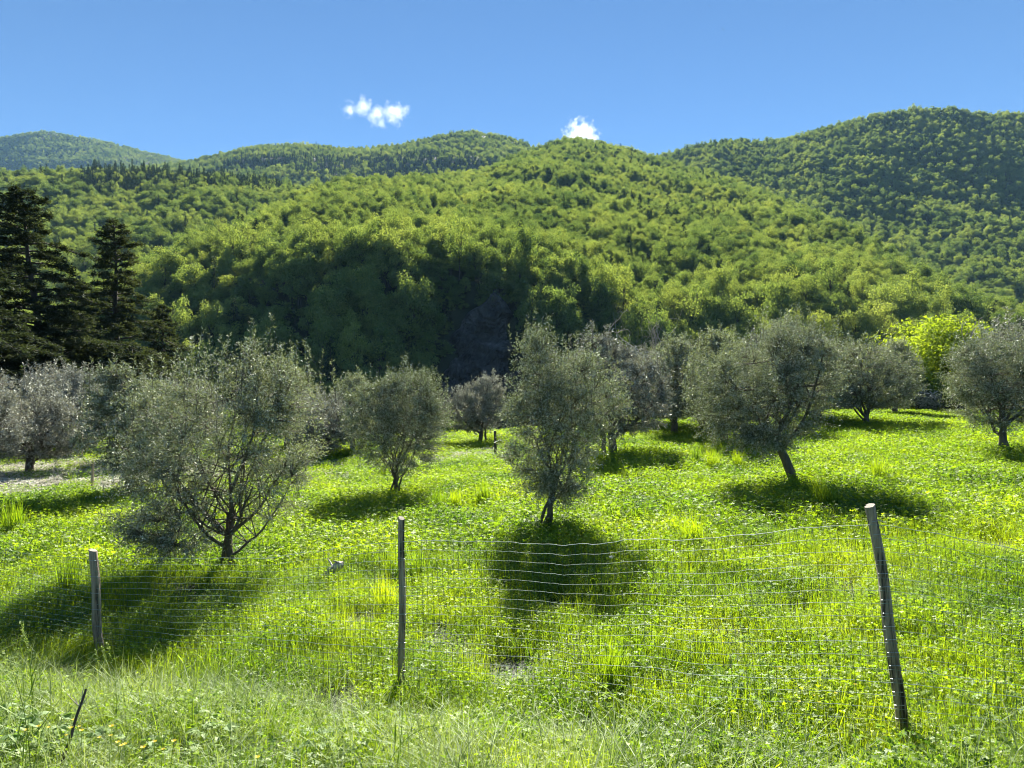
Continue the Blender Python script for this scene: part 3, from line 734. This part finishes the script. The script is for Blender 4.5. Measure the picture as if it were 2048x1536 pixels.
b = atY(1318, 48); plant_tree("bare_tree", b, bare_tree(401, CZ+118/F*48-b[2], 2.8, r0=.13), "leafless tree with tangled grey branches in front of the dark slope", "bare tree", None, parts=("trunk", "branch"))
b = atY(1936, 33); plant_tree("bare_tree", b, bare_tree(402, CZ+150/F*33-b[2], .9, n=4, sub=4, r0=.10, lean=-.2), "thin bare snag standing right of the yellow green tree", "dead tree", None, parts=("trunk", "branch"))

# ------------------------------------------------------------------ meadow
gC = bpy.data.collections.new("meadow_kinds")
def blades(m, r, n, R, hmin, hmax, w, mati, bend=.5, disc=True):
    a = r.uniform(0, 6.28, n); q = np.sqrt(r.random(n))*R
    base = np.stack([q*np.cos(a), q*np.sin(a), np.full(n, -.03)], 1)
    h = r.uniform(hmin, hmax, n); az = r.uniform(0, 6.28, n); ln = r.uniform(.1, 1, n)*bend
    hd = np.stack([np.cos(az), np.sin(az), np.zeros(n)], 1); wd = np.stack([-np.sin(az), np.cos(az), np.zeros(n)], 1)
    ww = (w*r.uniform(.6, 1.3, n))[:, None]
    lv = []
    for t, f in ((0, .8), (.4, 1), (.75, .7), (1, .06)):
        p = base+hd*(h*ln*t**2)[:, None]+np.array([0, 0, 1])*(h*(t-.35*ln*t**2.5))[:, None]
        lv.append(p-wd*ww*f*.5); lv.append(p+wd*ww*f*.5)
    V = np.stack(lv, 1); q4 = np.array([[0, 1, 3, 2], [2, 3, 5, 4], [4, 5, 7, 6]])
    m.add(V, (np.arange(n)[:, None, None]*8+q4[None]).reshape(-1, 4), mati)
def leaflets(m, r, n, R, hmin, hmax, L, mati, stem=True, k=3, W=.8, stemmat=0):
    a = r.uniform(0, 6.28, n); q = np.sqrt(r.random(n))*R
    c = np.stack([q*np.cos(a), q*np.sin(a), r.uniform(hmin, hmax, n)], 1)
    a0 = r.uniform(0, 6.28, n)
    tilt = r.normal(size=(n, 3))*.65+[0, 0, 1]; tilt = norm(tilt)
    for j in range(k):
        an = a0+j*2*np.pi/k
        d = np.stack([np.cos(an), np.sin(an), r.normal(size=n)*.25], 1); d = norm(d-tilt*np.sum(d*tilt, -1, keepdims=True)*.8)
        m.leaves(c, d, np.cross(tilt, d), L*r.uniform(.7, 1.25, n), L*W*r.uniform(.8, 1.2, n), mati)
    if stem:
        b = c*[1, 1, 0]+r.normal(size=(n, 3))*.02*[1, 1, 0]; dd = c-b
        m.leaves(b, dd, r.normal(size=(n, 3)), np.linalg.norm(dd, axis=1), .003, stemmat)
kinds = []
def kind(fn, seed, mats):
    m = MB(); r = np.random.default_rng(seed); fn(m, r)
    o = bpy.data.objects.new("k%02d" % len(kinds), m.mesh("grass", mats)); gC.objects.link(o); kinds.append(o)
GM = [M_grass, M_clover, M_pale, M_broad, M_dry, M_white, M_petal]
for sd in (1, 2, 3):   # 0-2 near clover patches
    kind(lambda m, r: (leaflets(m, r, 230, .30, .03, .24, .019, 1), blades(m, r, 60, .34, .12, .32, .0035, 0)), sd, GM)
for sd in (4, 5, 6):   # 3-5 near grass
    kind(lambda m, r: (blades(m, r, 260, .32, .14, .36, .0038, 0, .8), leaflets(m, r, 110, .3, .05, .18, .014, 1)), sd, GM)
for sd in (7, 8):      # 6-7 pale drooping seed grass of the bank
    kind(lambda m, r: (blades(m, r, 120, .28, .2, .5, .0042, 2, 1.3), leaflets(m, r, 190, .3, .05, .22, .014, 1), blades(m, r, 130, .28, .1, .32, .0035, 0, .9)), sd, GM)
for sd in (9, 10):     # 8-9 leafy weeds
    kind(lambda m, r: (leaflets(m, r, 60, .26, .08, .26, .028, 3, k=4, W=.5), leaflets(m, r, 200, .28, .05, .2, .015, 1), blades(m, r, 80, .28, .1, .35, .0035, 0, .7)), sd, GM)
for sd in (11, 12, 13):    # 10-12 coarser far patches
    kind(lambda m, r: (leaflets(m, r, 330, .56, .03, .22, .027, 1, stem=False), blades(m, r, 300, .60, .08, .27, .007, 0, .7)), sd, GM)
for sd in (14, 15):    # 13-14 pale litter / silvery low plants
    kind(lambda m, r: (leaflets(m, r, 330, .55, .0, .13, .06, 4, stem=False, k=2, W=.35), blades(m, r, 45, .55, .05, .16, .010, 4, .9), leaflets(m, r, 30, .5, .04, .12, .03, 1, stem=False)), sd, GM)
kind(lambda m, r: (blades(m, r, 150, .14, .35, .75, .007, 0, .45), ), 16, GM)   # 15 tall tuft

def strip_dist(x, y):
    """distance from the pale strip's centre line, in its half widths"""
    cy_ = np.interp(x, [-24, -16, -10, -5, 0, 8, 16], [17.5, 21.5, 23.5, 24.2, 28.3, 33.5, 37.5])
    hw = np.interp(x, [-24, -15, -9, -4, 1, 8, 16], [6.0, 5.2, 3.4, 2.2, 1.7, 1.4, 1.1])
    return np.abs(y-cy_+1.2*fbm(x*.4, y*.4, 31))/hw
def meadow_points(y0, y1, dens, seed, pad=2.0):
    r = np.random.default_rng(seed)
    w = .74*y1+pad; n = int((y1-y0)*2*w*dens)
    x = r.uniform(-w, w, n); y = r.uniform(y0, y1, n); k = np.abs(x) < .74*y+pad
    return x[k], y[k], r
pts = []; idxs = []; rots = []; scls = []
for y0, y1, dens, near, sd in ((-.3, 1.8, 10, 1, 0), (1.8, 6.2, 21, 1, 1), (6.2, 11, 16, 1, 2), (11, 16, 6, 0, 3), (16, 26, 5.5, 0, 4), (26, 47, 5, 0, 5)):
    x, y, r = meadow_points(y0, y1, dens, 700+sd, 1.2 if y1 < 7 else 2.5)
    n = len(x); z = gz(x, y); q = r.random(n)
    patch = fbm(x*.35, y*.35, 77)+.5
    bank = y < fence_y(x)-.7
    if near:
        ii = np.where(q < .25+.5*patch, r.integers(0, 3, n), r.integers(3, 6, n))
        leafy = fbm(x*.7, y*.7, 79) > .04
        ii = np.where(bank & (q > np.interp(x, [-2, 1.5], [.3, .7])), r.integers(6, 8, n), ii)
        ii = np.where(leafy & (q < .30), r.integers(8, 10, n), ii)
        s = r.uniform(.7, 1.15, n)
        s = np.where(bank, s*.85, s)
    else:
        ii = r.integers(10, 13, n); s = r.uniform(.65, 1.2, n)*(1+.004*y)
    s = s*(.55+.6*(fbm(x*.5+9, y*.5, 83)+.5)+.5*(fbm(x*2.2, y*2.2, 87)+.5))
    dry = (strip_dist(x, y)+r.normal(size=n)*.12 < 1) & (r.random(n) < np.interp(x, [-11, -8, 0, 2], [1, .62, .5, 0]))
    ii = np.where(dry & (r.random(n) < .93), r.integers(13, 15, n), ii); s = np.where(dry, s*.9, s)
    tall = (r.random(n) < .006) & (~bank) & (~dry) & (y < 22)
    ii = np.where(tall, 15, ii)
    pts.append(np.stack([x, y, z], 1)); idxs.append(ii)
    rots.append(np.stack([r.normal(size=n)*.08, r.normal(size=n)*.08, r.uniform(0, 6.28, n)], 1))
    scls.append(np.stack([s, s, s*r.uniform(.8, 1.2, n)], 1))
pts = np.concatenate(pts); idxs = np.concatenate(idxs); rots = np.concatenate(rots); scls = np.concatenate(scls)
print("meadow", len(pts))
dm = (idxs == 13) | (idxs == 14)
scatter("grass", pts[~dm], idxs[~dm], rots[~dm], scls[~dm], gC, "lush bright green meadow of grass and clover", "grass")
scatter("ground_cover", pts[dm], idxs[dm], rots[dm], scls[dm], gC, "pale silvery low growth and litter in a strip across the far meadow", "ground cover")

# single tall tufts
tb = MB(); blades(tb, np.random.default_rng(801), 170, .16, .35, .8, .010, 0, .35); tuft = tb.mesh("grass_tuft", [M_grass])
for px, row, s, lab in ((875, 1030, .9, "leftmost of three upright grass tufts above the middle post"), (912, 1022, .75, "middle of three upright grass tufts above the middle post"), (968, 1018, 1.0, "rightmost of three upright grass tufts near the slender olive"),
                     (137, 1190, .9, "dark green tuft just left of the left fence post"), (25, 1075, 1.1, "tall tuft at the left edge below the pale strip"), (1660, 1030, .8, "arching tuft in front of the leaning olive's shadow"), (1392, 935, 1.0, "upright tuft left of the leaning olive"), (1225, 1400, .8, "dark tall tuft in the grass halfway between middle and right post")):
    o = obj("grass_tuft", tuft, None, tuple(onground(px, row)), px); o.scale = (s,)*3; tag(o, lab, "grass tuft", "tall grass tufts")

# ------------------------------------------------------------------ fence
fence = empty("wire_fence", (0, 0, 0)); tag(fence, "sagging green wire mesh fence on weathered wooden posts along the foot of the bank", "fence")
def fpos(px, Y): return np.array([(px-1024)/F*Y, Y, 0])
def post(basepx, baserow, toppx, toprow, Y, rb, rt, label, seed, dYtop=0.0):
    r = np.random.default_rng(seed)
    top = P(toppx, toprow, Y+dYtop); base = P(basepx, baserow, Y); base = base+(base-top)*.12
    n = 22; t = np.linspace(0, 1, n)[:, None]; c = base+(top-base)*t; c[:, 0] += (.014*np.sin(t[:, 0]*4+seed)+.007*np.sin(t[:, 0]*11+seed*2))*(rb/.045)
    m = MB(); k = 16; th = np.arange(k)/k*2*np.pi
    rad = (rb+(rt-rb)*t)*(1+.10*np.sin(th*2+seed)[None]+.05*np.sin(th*5+t*3+seed)+.05*(r.random((n, k))-.5))
    cr = 5+seed % 5; rad[:, cr] *= .62; rad[: n//2, (cr+6) % k] *= .75       # drying cracks
    ring = c[:, None]+np.stack([rad*np.cos(th), rad*np.sin(th), np.zeros((n, k))], -1)
    if True: ring[-1, :, 2] += .012*np.cos(th+seed)
    i = np.arange(n-1)[:, None]*k; j = np.arange(k)[None]; j2 = (j+1) % k
    m.add(ring.reshape(-1, 3), np.stack([i+j, i+j2, i+k+j2, i+k+j], -1).reshape(-1, 4), 0, False)
    vv = ring[-1]; m.add(np.vstack([vv, vv.mean(0)]), [[a, (a+1) % k, (a+2) % k, k] for a in range(0, k, 2)], 1)
    o = obj("post", m.mesh("post", [M_post, M_endgrain]), fence); tag(o, label)
    return o, base, top
o, b1, t1 = post(207, 1352, 185, 1100, 7.7, .052, .045, "short crooked post on the left", 3)
o, b2, t2 = post(808, 1392, 800, 1036, 6.3, .036, .030, "thin straight post in the middle", 4)
o, b3, t3 = post(1806, 1480, 1743, 1011, 4.9, .045, .036, "thick leaning post on the right", 6)
# fence line stations: (x, y, bottom z, top z, xtop shift)
st = [(-7.4, 8.85, None, 1.16, -.03), (b1[0]+.03, b1[1], None, None, -.10), (b2[0], b2[1], None, None, -.03), (b3[0]-.03, b3[1], None, None, -.2), (4.5, 4.25, None, 1.3, -.12)]
sx = np.array([s[0] for s in st]); sy = np.array([s[1] for s in st])
zb = gz(sx, sy)-.02
zt_ = np.array([zb[0]+1.15, t1[2]-.10, t2[2]-.20, t3[2]-.12, zb[4]+1.30])
sh = np.array([s[4] for s in st])
def fence_pt(x, h):
    """x along the fence, h 0..1 height"""
    x = np.asarray(x, float); h = np.asarray(h, float)
    y = np.interp(x, sx, sy)-.055; z0 = np.interp(x, sx, zb); z1 = np.interp(x, sx, zt_)
    dpost = np.min(np.abs(x[..., None]-sx), -1)
    sag = sstep(dpost/1.4)
    z1 = z1-sag*.07*(1+1.2*fbm(x*1.3, 0*x, 91))+.03*fbm(x*3, 0*x, 95)
    z = z0+(z1-z0)*h+.008*fbm(x*9, h*5, 92)*2
    yy = y+sag*(.10*fbm(x*1.7, h*2.2, 93)*2+.05*np.sin(x*2.3+h*3))
    xx = x+np.interp(x, sx, sh)*h+.05*fbm(x*1.2, h*2.5, 94)*sag*2
    return np.stack([xx, yy, z], -1)
NH = 19
xw = np.linspace(-7.3, 4.4, 260)
for i in range(NH):
    m = MB(); h = i/(NH-1); thick = .0020 if i in (NH-1, 6, 0) else .0014
    m.tube(fence_pt(xw, np.full(len(xw), h)), thick, 4, 0, True, False)
    obj("horizontal_wire", m.mesh("horizontal_wire", [M_wire]), fence)
xs_v = np.arange(-7.3, 4.4, .05)
for x in xs_v:
    m = MB(); h = np.linspace(0, 1, NH+1); m.tube(fence_pt(np.full(len(h), x), h), .0014, 3, 0, True, False)
    obj("vertical_wire", m.mesh("vertical_wire", [M_wired]), fence)
# steel staples on the posts, pale ties
for (bb, tt, rr_) in ((b1, t1, .056), (b2, t2, .040), (b3, t3, .050)):
    for i in range(0, NH, 1 if bb is b3 else 3):
        h = i/(NH-1); x0 = bb[0]+(tt[0]-bb[0])*(.12+h*.78); zc = np.interp(h, [0, 1], [gz(bb[0], bb[1]), tt[2]-.10]); 
        m = MB(); th = np.linspace(-2.4, -.6, 8); m.tube(np.stack([x0+rr_*np.cos(th), bb[1]+rr_*np.sin(th)*1.05, zc+.004*np.sin(th*3)], 1), .0026, 4, 0, True)
        obj("wire_tie", m.mesh("wire_tie", [M_steel]), fence)

# far small posts and poles
def small_post(name, px, row, Y, h, rad, lab, cat, group=None, lean=0.0):
    b = atY(px, Y); m = MB(); r = np.random.default_rng(int(px))
    m.tube(curve_pts((0, 0, -.1), (lean, 0, h), 6, 0, r, .05), np.linspace(rad*1.1, rad, 6), 8, 0)
    o = obj(name.replace('dark_', 'wooden_'), m.mesh(name, [M_dbark if 'dark' in name else M_post]), None, tuple(b)); tag(o, lab, cat, group); return o
small_post("wooden_post", 185, 990, 20.2, .75, .035, "thin grey post standing in the pale strip at the left", "post")
small_post("dark_post", 990, 940, 26.5, 1.0, .05, "dark post left of the slender olive at the pale strip", "post")
small_post("bamboo_pole", 155, 920, 27.5, 1.1, .022, "left pole of the crossed pair behind the pale strip", "pole", lean=.05)
small_post("bamboo_pole", 168, 920, 27.4, 1.15, .022, "right pole of the crossed pair behind the pale strip", "pole", lean=-.2)

# leaning dead stick in the foreground
m = MB(); r = np.random.default_rng(5); a = P(128, 1512, 3.55); b = P(172, 1378, 3.7)
m.tube(curve_pts(a-(b-a)*.25, b, 10, 0, r, .06), np.linspace(.009, .006, 10), 7, 0)
stk = obj("dead_stick", m.mesh("dead_stick", [M_dbark])); tag(stk, "dark dead stick leaning in the grass at bottom left", "stick")
m = MB(); c = b+(a-b)*.28
for k_ in range(5):
    e = c+np.array([r.normal()*.035, r.normal()*.03, r.uniform(.03, .11)]); m.tube(curve_pts(c, e, 4, 0, r, .2), [.003, .0025, .002, .001], 4, 0)
obj("side_twig", m.mesh("side_twig", [M_bare]), stk)
# bleached branch piece in the meadow
bp_ = onground(664, 1172)
e = empty("bleached_wood", bp_); tag(e, "bleached knobbly piece of dead wood lying in the meadow left of the middle post", "dead wood")
m = MB(); m.tube(curve_pts((-.18, -.1, .05), (.14, .08, .30), 9, .1, r, .25), [.03, .05, .055, .05, .06, .055, .07, .06, .03], 8, 0, False); obj("stem", m.mesh("stem", [M_deadwood]), e)
for k_ in range(4):
    m = MB(); s0 = np.array([.02+.05*k_-.05, 0, .15+.05*k_]); m.tube(curve_pts(s0, s0+r.normal(size=3)*[.10, .06, .05]+[0, 0, .06], 5, 0, r, .2), np.linspace(.022, .008, 5), 6, 0); obj("stub", m.mesh("stub", [M_deadwood]), e)

# ------------------------------------------------------------------ flowers and foreground plants
def stem_mesh(h, rad=.0016, bendx=.03, seed=0):
    m = MB(); t = np.linspace(0, 1, 6); m.tube(np.stack([bendx*t**2, 0*t, h*t], 1), rad, 3, 0, True, False); return m.mesh("stem", [M_grass])
fs = stem_mesh(.34); m = MB()
for k_ in range(5):
    a = k_*1.2566; d = np.array([[math.cos(a), math.sin(a), .45]]); m.leaves(np.array([[.03, 0, .34]]), d, np.array([[-math.sin(a), math.cos(a), 0]]), .015, .015, 0)
fh = m.mesh("flower_head", [M_petal])
def flower(px, row, lab, grp, hscale=1.0):
    hscale = .8+.4*((px*7) % 10)/10
    Yt = None
    for Y in np.arange(2.6, 9, .02):                       # stand where the head is seen
        x = (px-1024)/F*Y; z = CZ-(row-768)/F*Y
        if z-.33*hscale <= gz(x, Y): break
    e = empty("buttercup", (x, Y, float(gz(x, Y))), px*1.3); e.scale = (hscale*.85, hscale*.85, hscale)
    obj("stem", fs, e); obj("flower_head", fh, e); tag(e, lab, "flower", grp)
for px, row in ((72, 1457), (96, 1458), (135, 1461), (140, 1443), (150, 1460), (143, 1472), (161, 1474), (193, 1480), (217, 1457), (226, 1471), (232, 1497), (245, 1486), (255, 1488), (311, 1496), (334, 1494), (320, 1508), (297, 1505), (524, 1527), (55, 1470)):
    flower(px, row, "small yellow buttercup in the pale grass at bottom left", "buttercups at bottom left")
for px, row in ((1564, 1339), (1607, 1409), (1630, 1397), (1645, 1410), (1668, 1392), (1452, 1288), (1718, 1373), (1408, 1346)):
    flower(px, row, "yellow buttercup in the grass left of the thick right post", "buttercups near the right post")
# dandelion clocks
m = MB(); r = np.random.default_rng(31); dd = norm(r.normal(size=(90, 3))); m.leaves(np.zeros((90, 3))+[.03, 0, .34]+dd*.004, dd, r.normal(size=(90, 3)), .02, .004, 0)
clock = m.mesh("seed_head", [M_white])
for px, row, lab in ((1346, 1144, "white dandelion clock at the top right of the slender olive's shadow"), (1220, 1157, "white dandelion clock at the right rim of the slender olive's shadow"), (1432, 1062, "white dandelion clock in pale grass behind the fence")):
    g_ = onground(px, row+10); e = empty("dandelion", g_, px); obj("stem", fs, e); obj("seed_head", clock, e); e.scale = (1.3, 1.3, 1.0); tag(e, lab, "flower", "dandelion clocks")
def bank_place(x, y):
    px = 1024+x/y*F
    for lim, t in ((110, "in the bottom left corner"), (300, "below the short left post"), (520, "below the broad olive's shadow"), (720, "left of the middle post"), (900, "below the middle post"), (1150, "just right of the middle post"),
                   (1400, "below the slender olive's shadow"), (1620, "halfway towards the right post"), (1760, "just left of the right post"), (1880, "at the foot of the right post")):
        if px < lim: return t
    return "in the bottom right corner"
# seed stalks rising from the bank
def stalk_mesh(seed, h, arch):
    r = np.random.default_rng(seed); m = MB(); t = np.linspace(0, 1, 12); p = np.stack([arch*t**2.4, .02*np.sin(t*3), h*(t-.25*arch/h*t**4)], 1)
    m.tube(p, np.linspace(.0022, .001, 12), 3, 0, True, False)
    H_ = MB(); n = 40; tt = r.uniform(.78, 1, n); q = np.stack([np.interp(tt, t, p[:, 0]), np.interp(tt, t, p[:, 1]), np.interp(tt, t, p[:, 2])], 1)
    H_.leaves(q, r.normal(size=(n, 3))*.5+[.6, 0, .8], r.normal(size=(n, 3)), .016, .005, 0)
    Lf = MB(); 
    for z_ in (.25, .45, .6):
        c = np.array([[np.interp(z_, t, p[:, 0]), 0, np.interp(z_, t, p[:, 2])]]); a = r.uniform(0, 6.28); Lf.leaves(c, np.array([[math.cos(a), math.sin(a), .7]]), np.array([[-math.sin(a), math.cos(a), 0]]), .16, .007, 0)
    return m.mesh("stalk", [M_grass]), H_.mesh("seed_head", [M_pale]), Lf.mesh("blade", [M_grass])
stv = [stalk_mesh(i, h, a) for i, (h, a) in enumerate(((.62, .05), (.7, .18), (.55, .3), (.8, .1)))]
r = np.random.default_rng(61)
for i in range(46):
    if i < 26: x = r.uniform(-3.4, -.6); y = r.uniform(2.9, 4.6)
    else: x = r.uniform(-.6, 3.2); y = r.uniform(2.6, 4.0)
    if abs(x) > .72*y: x = np.sign(x)*.68*y
    e = empty("grass_stalk", (x, y, float(gz(x, y))), r.uniform(0, 6.28)); v = stv[i % 4]
    s_ = r.uniform(.75, 1.1); e.scale = (s_,)*3
    for nm, me in zip(("stalk", "seed_head", "blade"), v): obj(nm, me, e)
    tag(e, ("tall", "arching", "short strongly bent", "very tall")[i % 4]+" seeding grass stalk on the near bank "+bank_place(x, y), "grass stalk", "seeding grass stalks on the near bank")
# broad-leaved weeds on the bank
def weed_mesh(seed, n=9, L=.085):
    r = np.random.default_rng(seed); S_ = MB(); K = MB()
    for i in range(n):
        a = i*2.4; h = r.uniform(.14, .34); rd = r.uniform(.04, .16); c = np.array([rd*math.cos(a), rd*math.sin(a), h])
        S_.tube(curve_pts((0, 0, 0), c, 4, .1, r, .1), .0018, 3, 0, True, False)
        for j in (-1.1, 0, 1.1):
            aa = a+j; d = np.array([math.cos(aa), math.sin(aa), .12]); w = np.array([-math.sin(aa), math.cos(aa), r.normal()*.25]); l = L*r.uniform(.7, 1.1)
            # leaf folded along the midrib, six quads
            ts = np.array([0, .3, .65, 1.0]); wf = np.array([.05, .36, .30, .02])*l; mid = c+np.outer(ts*l, d)+np.outer(-.25*l*ts**2, [0, 0, 1])
            lf = mid+np.outer(wf, w)+np.outer(wf*.3, [0, 0, 1]); rt = mid-np.outer(wf, w)+np.outer(wf*.3, [0, 0, 1])
            V = np.concatenate([lf, mid, rt]); q = []
            for s_ in range(3): q += [[s_, s_+1, s_+5, s_+4], [s_+4, s_+5, s_+9, s_+8]]
            K.add(V, q, 0)
    return S_.mesh("stem", [M_grass]), K.mesh("foliage", [M_broad])
wv = [weed_mesh(i) for i in range(3)]
for i, (px, row, s_) in enumerate(((395, 1470, 1.0), (425, 1490, 1.1), (60, 1500, 1.2), (20, 1520, 1.3), (100, 1520, 1.1), (1160, 1450, .8), (980, 1480, .8), (1720, 1480, 1.0), (1840, 1500, 1.1), (1940, 1490, 1.1), (1990, 1460, 1.0), (30, 1440, 1.0), (200, 1525, 1.0), (640, 1500, .9), (50, 1470, .9), (80, 1505, 1.3), (160, 1515, 1.1), (130, 1480, .8), (0, 1500, 1.2), (1900, 1520, 1.2), (1960, 1520, 1.1), (1650, 1500, .9), (1870, 1465, .9), (280, 1520, 1.0), (1560, 1510, 1.0), (470, 1450, .8), (1350, 1500, .9), (15, 1480, 1.2), (1780, 1525, 1.1), (2030, 1520, 1.2))):
    g_ = onground(px, row+40); e = empty("weed", g_, i*1.7); e.scale = (s_*.6,)*3
    for nm, me in zip(("stem", "foliage"), wv[i % 3]): obj(nm, me, e)
    tag(e, ("low broad leaved weed", "leafy green weed", "loose broad leaved weed")[i % 3]+" on the near bank "+bank_place(g_[0], g_[1]), "weed", "broad leaved weeds on the near bank")

# ------------------------------------------------------------------ birds
def bird(px, row, Y, s, yaw, lab):
    c = P(px, row, Y); e = empty("bird", c, yaw); e.scale = (s,)*3; e.rotation_euler = (.5, .5, yaw)
    m = MB(); t = np.linspace(-1, 1, 9); m.tube(np.stack([0*t, t*.5, .04*t], 1), np.array([.01, .05, .10, .13, .14, .12, .10, .07, .01]), 8, 0); obj("body", m.mesh("body", [M_bird]), e)
    for sg in (-1, 1):
        m = MB(); V = np.array([[sg*.08, .18, .05], [sg*.6, .28, .22], [sg*1.25, -.05, .12], [sg*.55, -.02, .2], [sg*.08, -.22, .03]]); V2 = V-[0, 0, .03]
        m.add(np.vstack([V, V2]), [[0, 1, 3, 4], [1, 2, 2, 3], [5, 9, 8, 6], [6, 8, 7, 7], [0, 4, 9, 5], [0, 5, 6, 1], [1, 6, 7, 2], [2, 7, 8, 3], [3, 8, 9, 4]]); obj("wing", m.mesh("wing", [M_bird]), e)
    m = MB(); m.add([[-.05, -.4, 0], [.05, -.4, 0], [.12, -.8, .0], [-.12, -.8, 0], [-.05, -.4, -.03], [.05, -.4, -.03], [.12, -.8, -.03], [-.12, -.8, -.03]], [[0, 1, 2, 3], [4, 7, 6, 5], [0, 4, 5, 1], [2, 6, 7, 3], [1, 5, 6, 2], [0, 3, 7, 4]]); obj("tail", m.mesh("tail", [M_bird]), e)
    tag(e, lab, "bird", "birds in the sky")
bird(1446, 59, 70, .18, .6, "small dark bird lower of the two in the upper right sky")
bird(1419, 12, 90, .16, .3, "fainter higher bird near the top edge of the sky")

# ------------------------------------------------------------------ haze and clouds
def box(name, x0, x1, y0, y1, z0, z1, m_):
    v = np.array([[x0, y0, z0], [x1, y0, z0], [x1, y1, z0], [x0, y1, z0], [x0, y0, z1], [x1, y0, z1], [x1, y1, z1], [x0, y1, z1]])
    c = v.mean(0); b = MB(); b.add(v-c, [[0, 3, 2, 1], [4, 5, 6, 7], [0, 1, 5, 4], [1, 2, 6, 5], [2, 3, 7, 6], [3, 0, 4, 7]])
    return obj(name, b.mesh(name, [m_]), None, tuple(c))
hm, N, L = mat("haze_air")
pv = N.new("ShaderNodeVolumePrincipled"); pv.inputs['Color'].default_value = (.38, .68, 1.0, 1); pv.inputs['Density'].default_value = 5.0e-5
ho = N.new("ShaderNodeOutputMaterial"); L.new(pv.outputs[0], ho.inputs['Volume'])
hz = box("haze", -4200, 4200, -1600, 4100, -140, 1150, hm); tag(hz, "thin blue haze over the valley", "haze", kind="stuff")

def cloud(px, row, Y, wpx, hpx, blobs, lab, dens, seed):
    c = P(px, row, Y); k = Y/F; W, H = wpx*k/2, hpx*k/2; D = W*.55
    m_, N, L = mat("cloud_vapour")
    tc = N.new("ShaderNodeTexCoord"); vec = tc.outputs['Object']
    last = None
    for (bx, bz, br) in blobs:
        vm = N.new("ShaderNodeVectorMath"); vm.operation = 'DISTANCE'; L.new(vec, vm.inputs[0]); vm.inputs[1].default_value = (bx*k, 0, bz*k)
        mr = N.new("ShaderNodeMath"); mr.operation = 'MULTIPLY_ADD'; L.new(vm.outputs['Value'], mr.inputs[0]); mr.inputs[1].default_value = -1/(br*k); mr.inputs[2].default_value = 1.0
        if last is None: last = mr.outputs[0]
        else:
            mx = N.new("ShaderNodeMath"); mx.operation = 'MAXIMUM'; L.new(last, mx.inputs[0]); L.new(mr.outputs[0], mx.inputs[1]); last = mx.outputs[0]
    nz = noise_pos(N, L, 1/(14*k), 6, vec, .62)
    a = N.new("ShaderNodeMath"); a.operation = 'MULTIPLY_ADD'; L.new(nz, a.inputs[0]); a.inputs[1].default_value = 3.2; a.inputs[2].default_value = -1.85
    s = N.new("ShaderNodeMath"); s.operation = 'ADD'; L.new(last, s.inputs[0]); L.new(a.outputs[0], s.inputs[1])
    cl = N.new("ShaderNodeMath"); cl.operation = 'MULTIPLY'; cl.use_clamp = False; L.new(s.outputs[0], cl.inputs[0]); cl.inputs[1].default_value = dens
    c0 = N.new("ShaderNodeMath"); c0.operation = 'MAXIMUM'; L.new(cl.outputs[0], c0.inputs[0]); c0.inputs[1].default_value = 0
    v = N.new("ShaderNodeVolumePrincipled"); v.inputs['Color'].default_value = (1, 1, 1, 1); L.new(c0.outputs[0], v.inputs['Density']); v.inputs['Anisotropy'].default_value = .2
    o_ = N.new("ShaderNodeOutputMaterial"); L.new(v.outputs[0], o_.inputs['Volume'])
    o = box("cloud", c[0]-W, c[0]+W, Y-D, Y+D, c[2]-H, c[2]+H, m_); tag(o, lab, "cloud", "small clouds"); return o
cloud(752, 230, 6500, 190, 90, [(-52, 12, 18), (-24, 16, 22), (0, 2, 23), (36, 4, 26), (58, 8, 15), (12, -16, 14)], "small ragged white cloud drifting above the left ridge", .009, 1)
cloud(1160, 268, 6500, 110, 90, [(0, 0, 34), (-18, -14, 22), (20, -12, 24), (0, -24, 30)], "small white cloud puffing up behind the spur top", .014, 2)
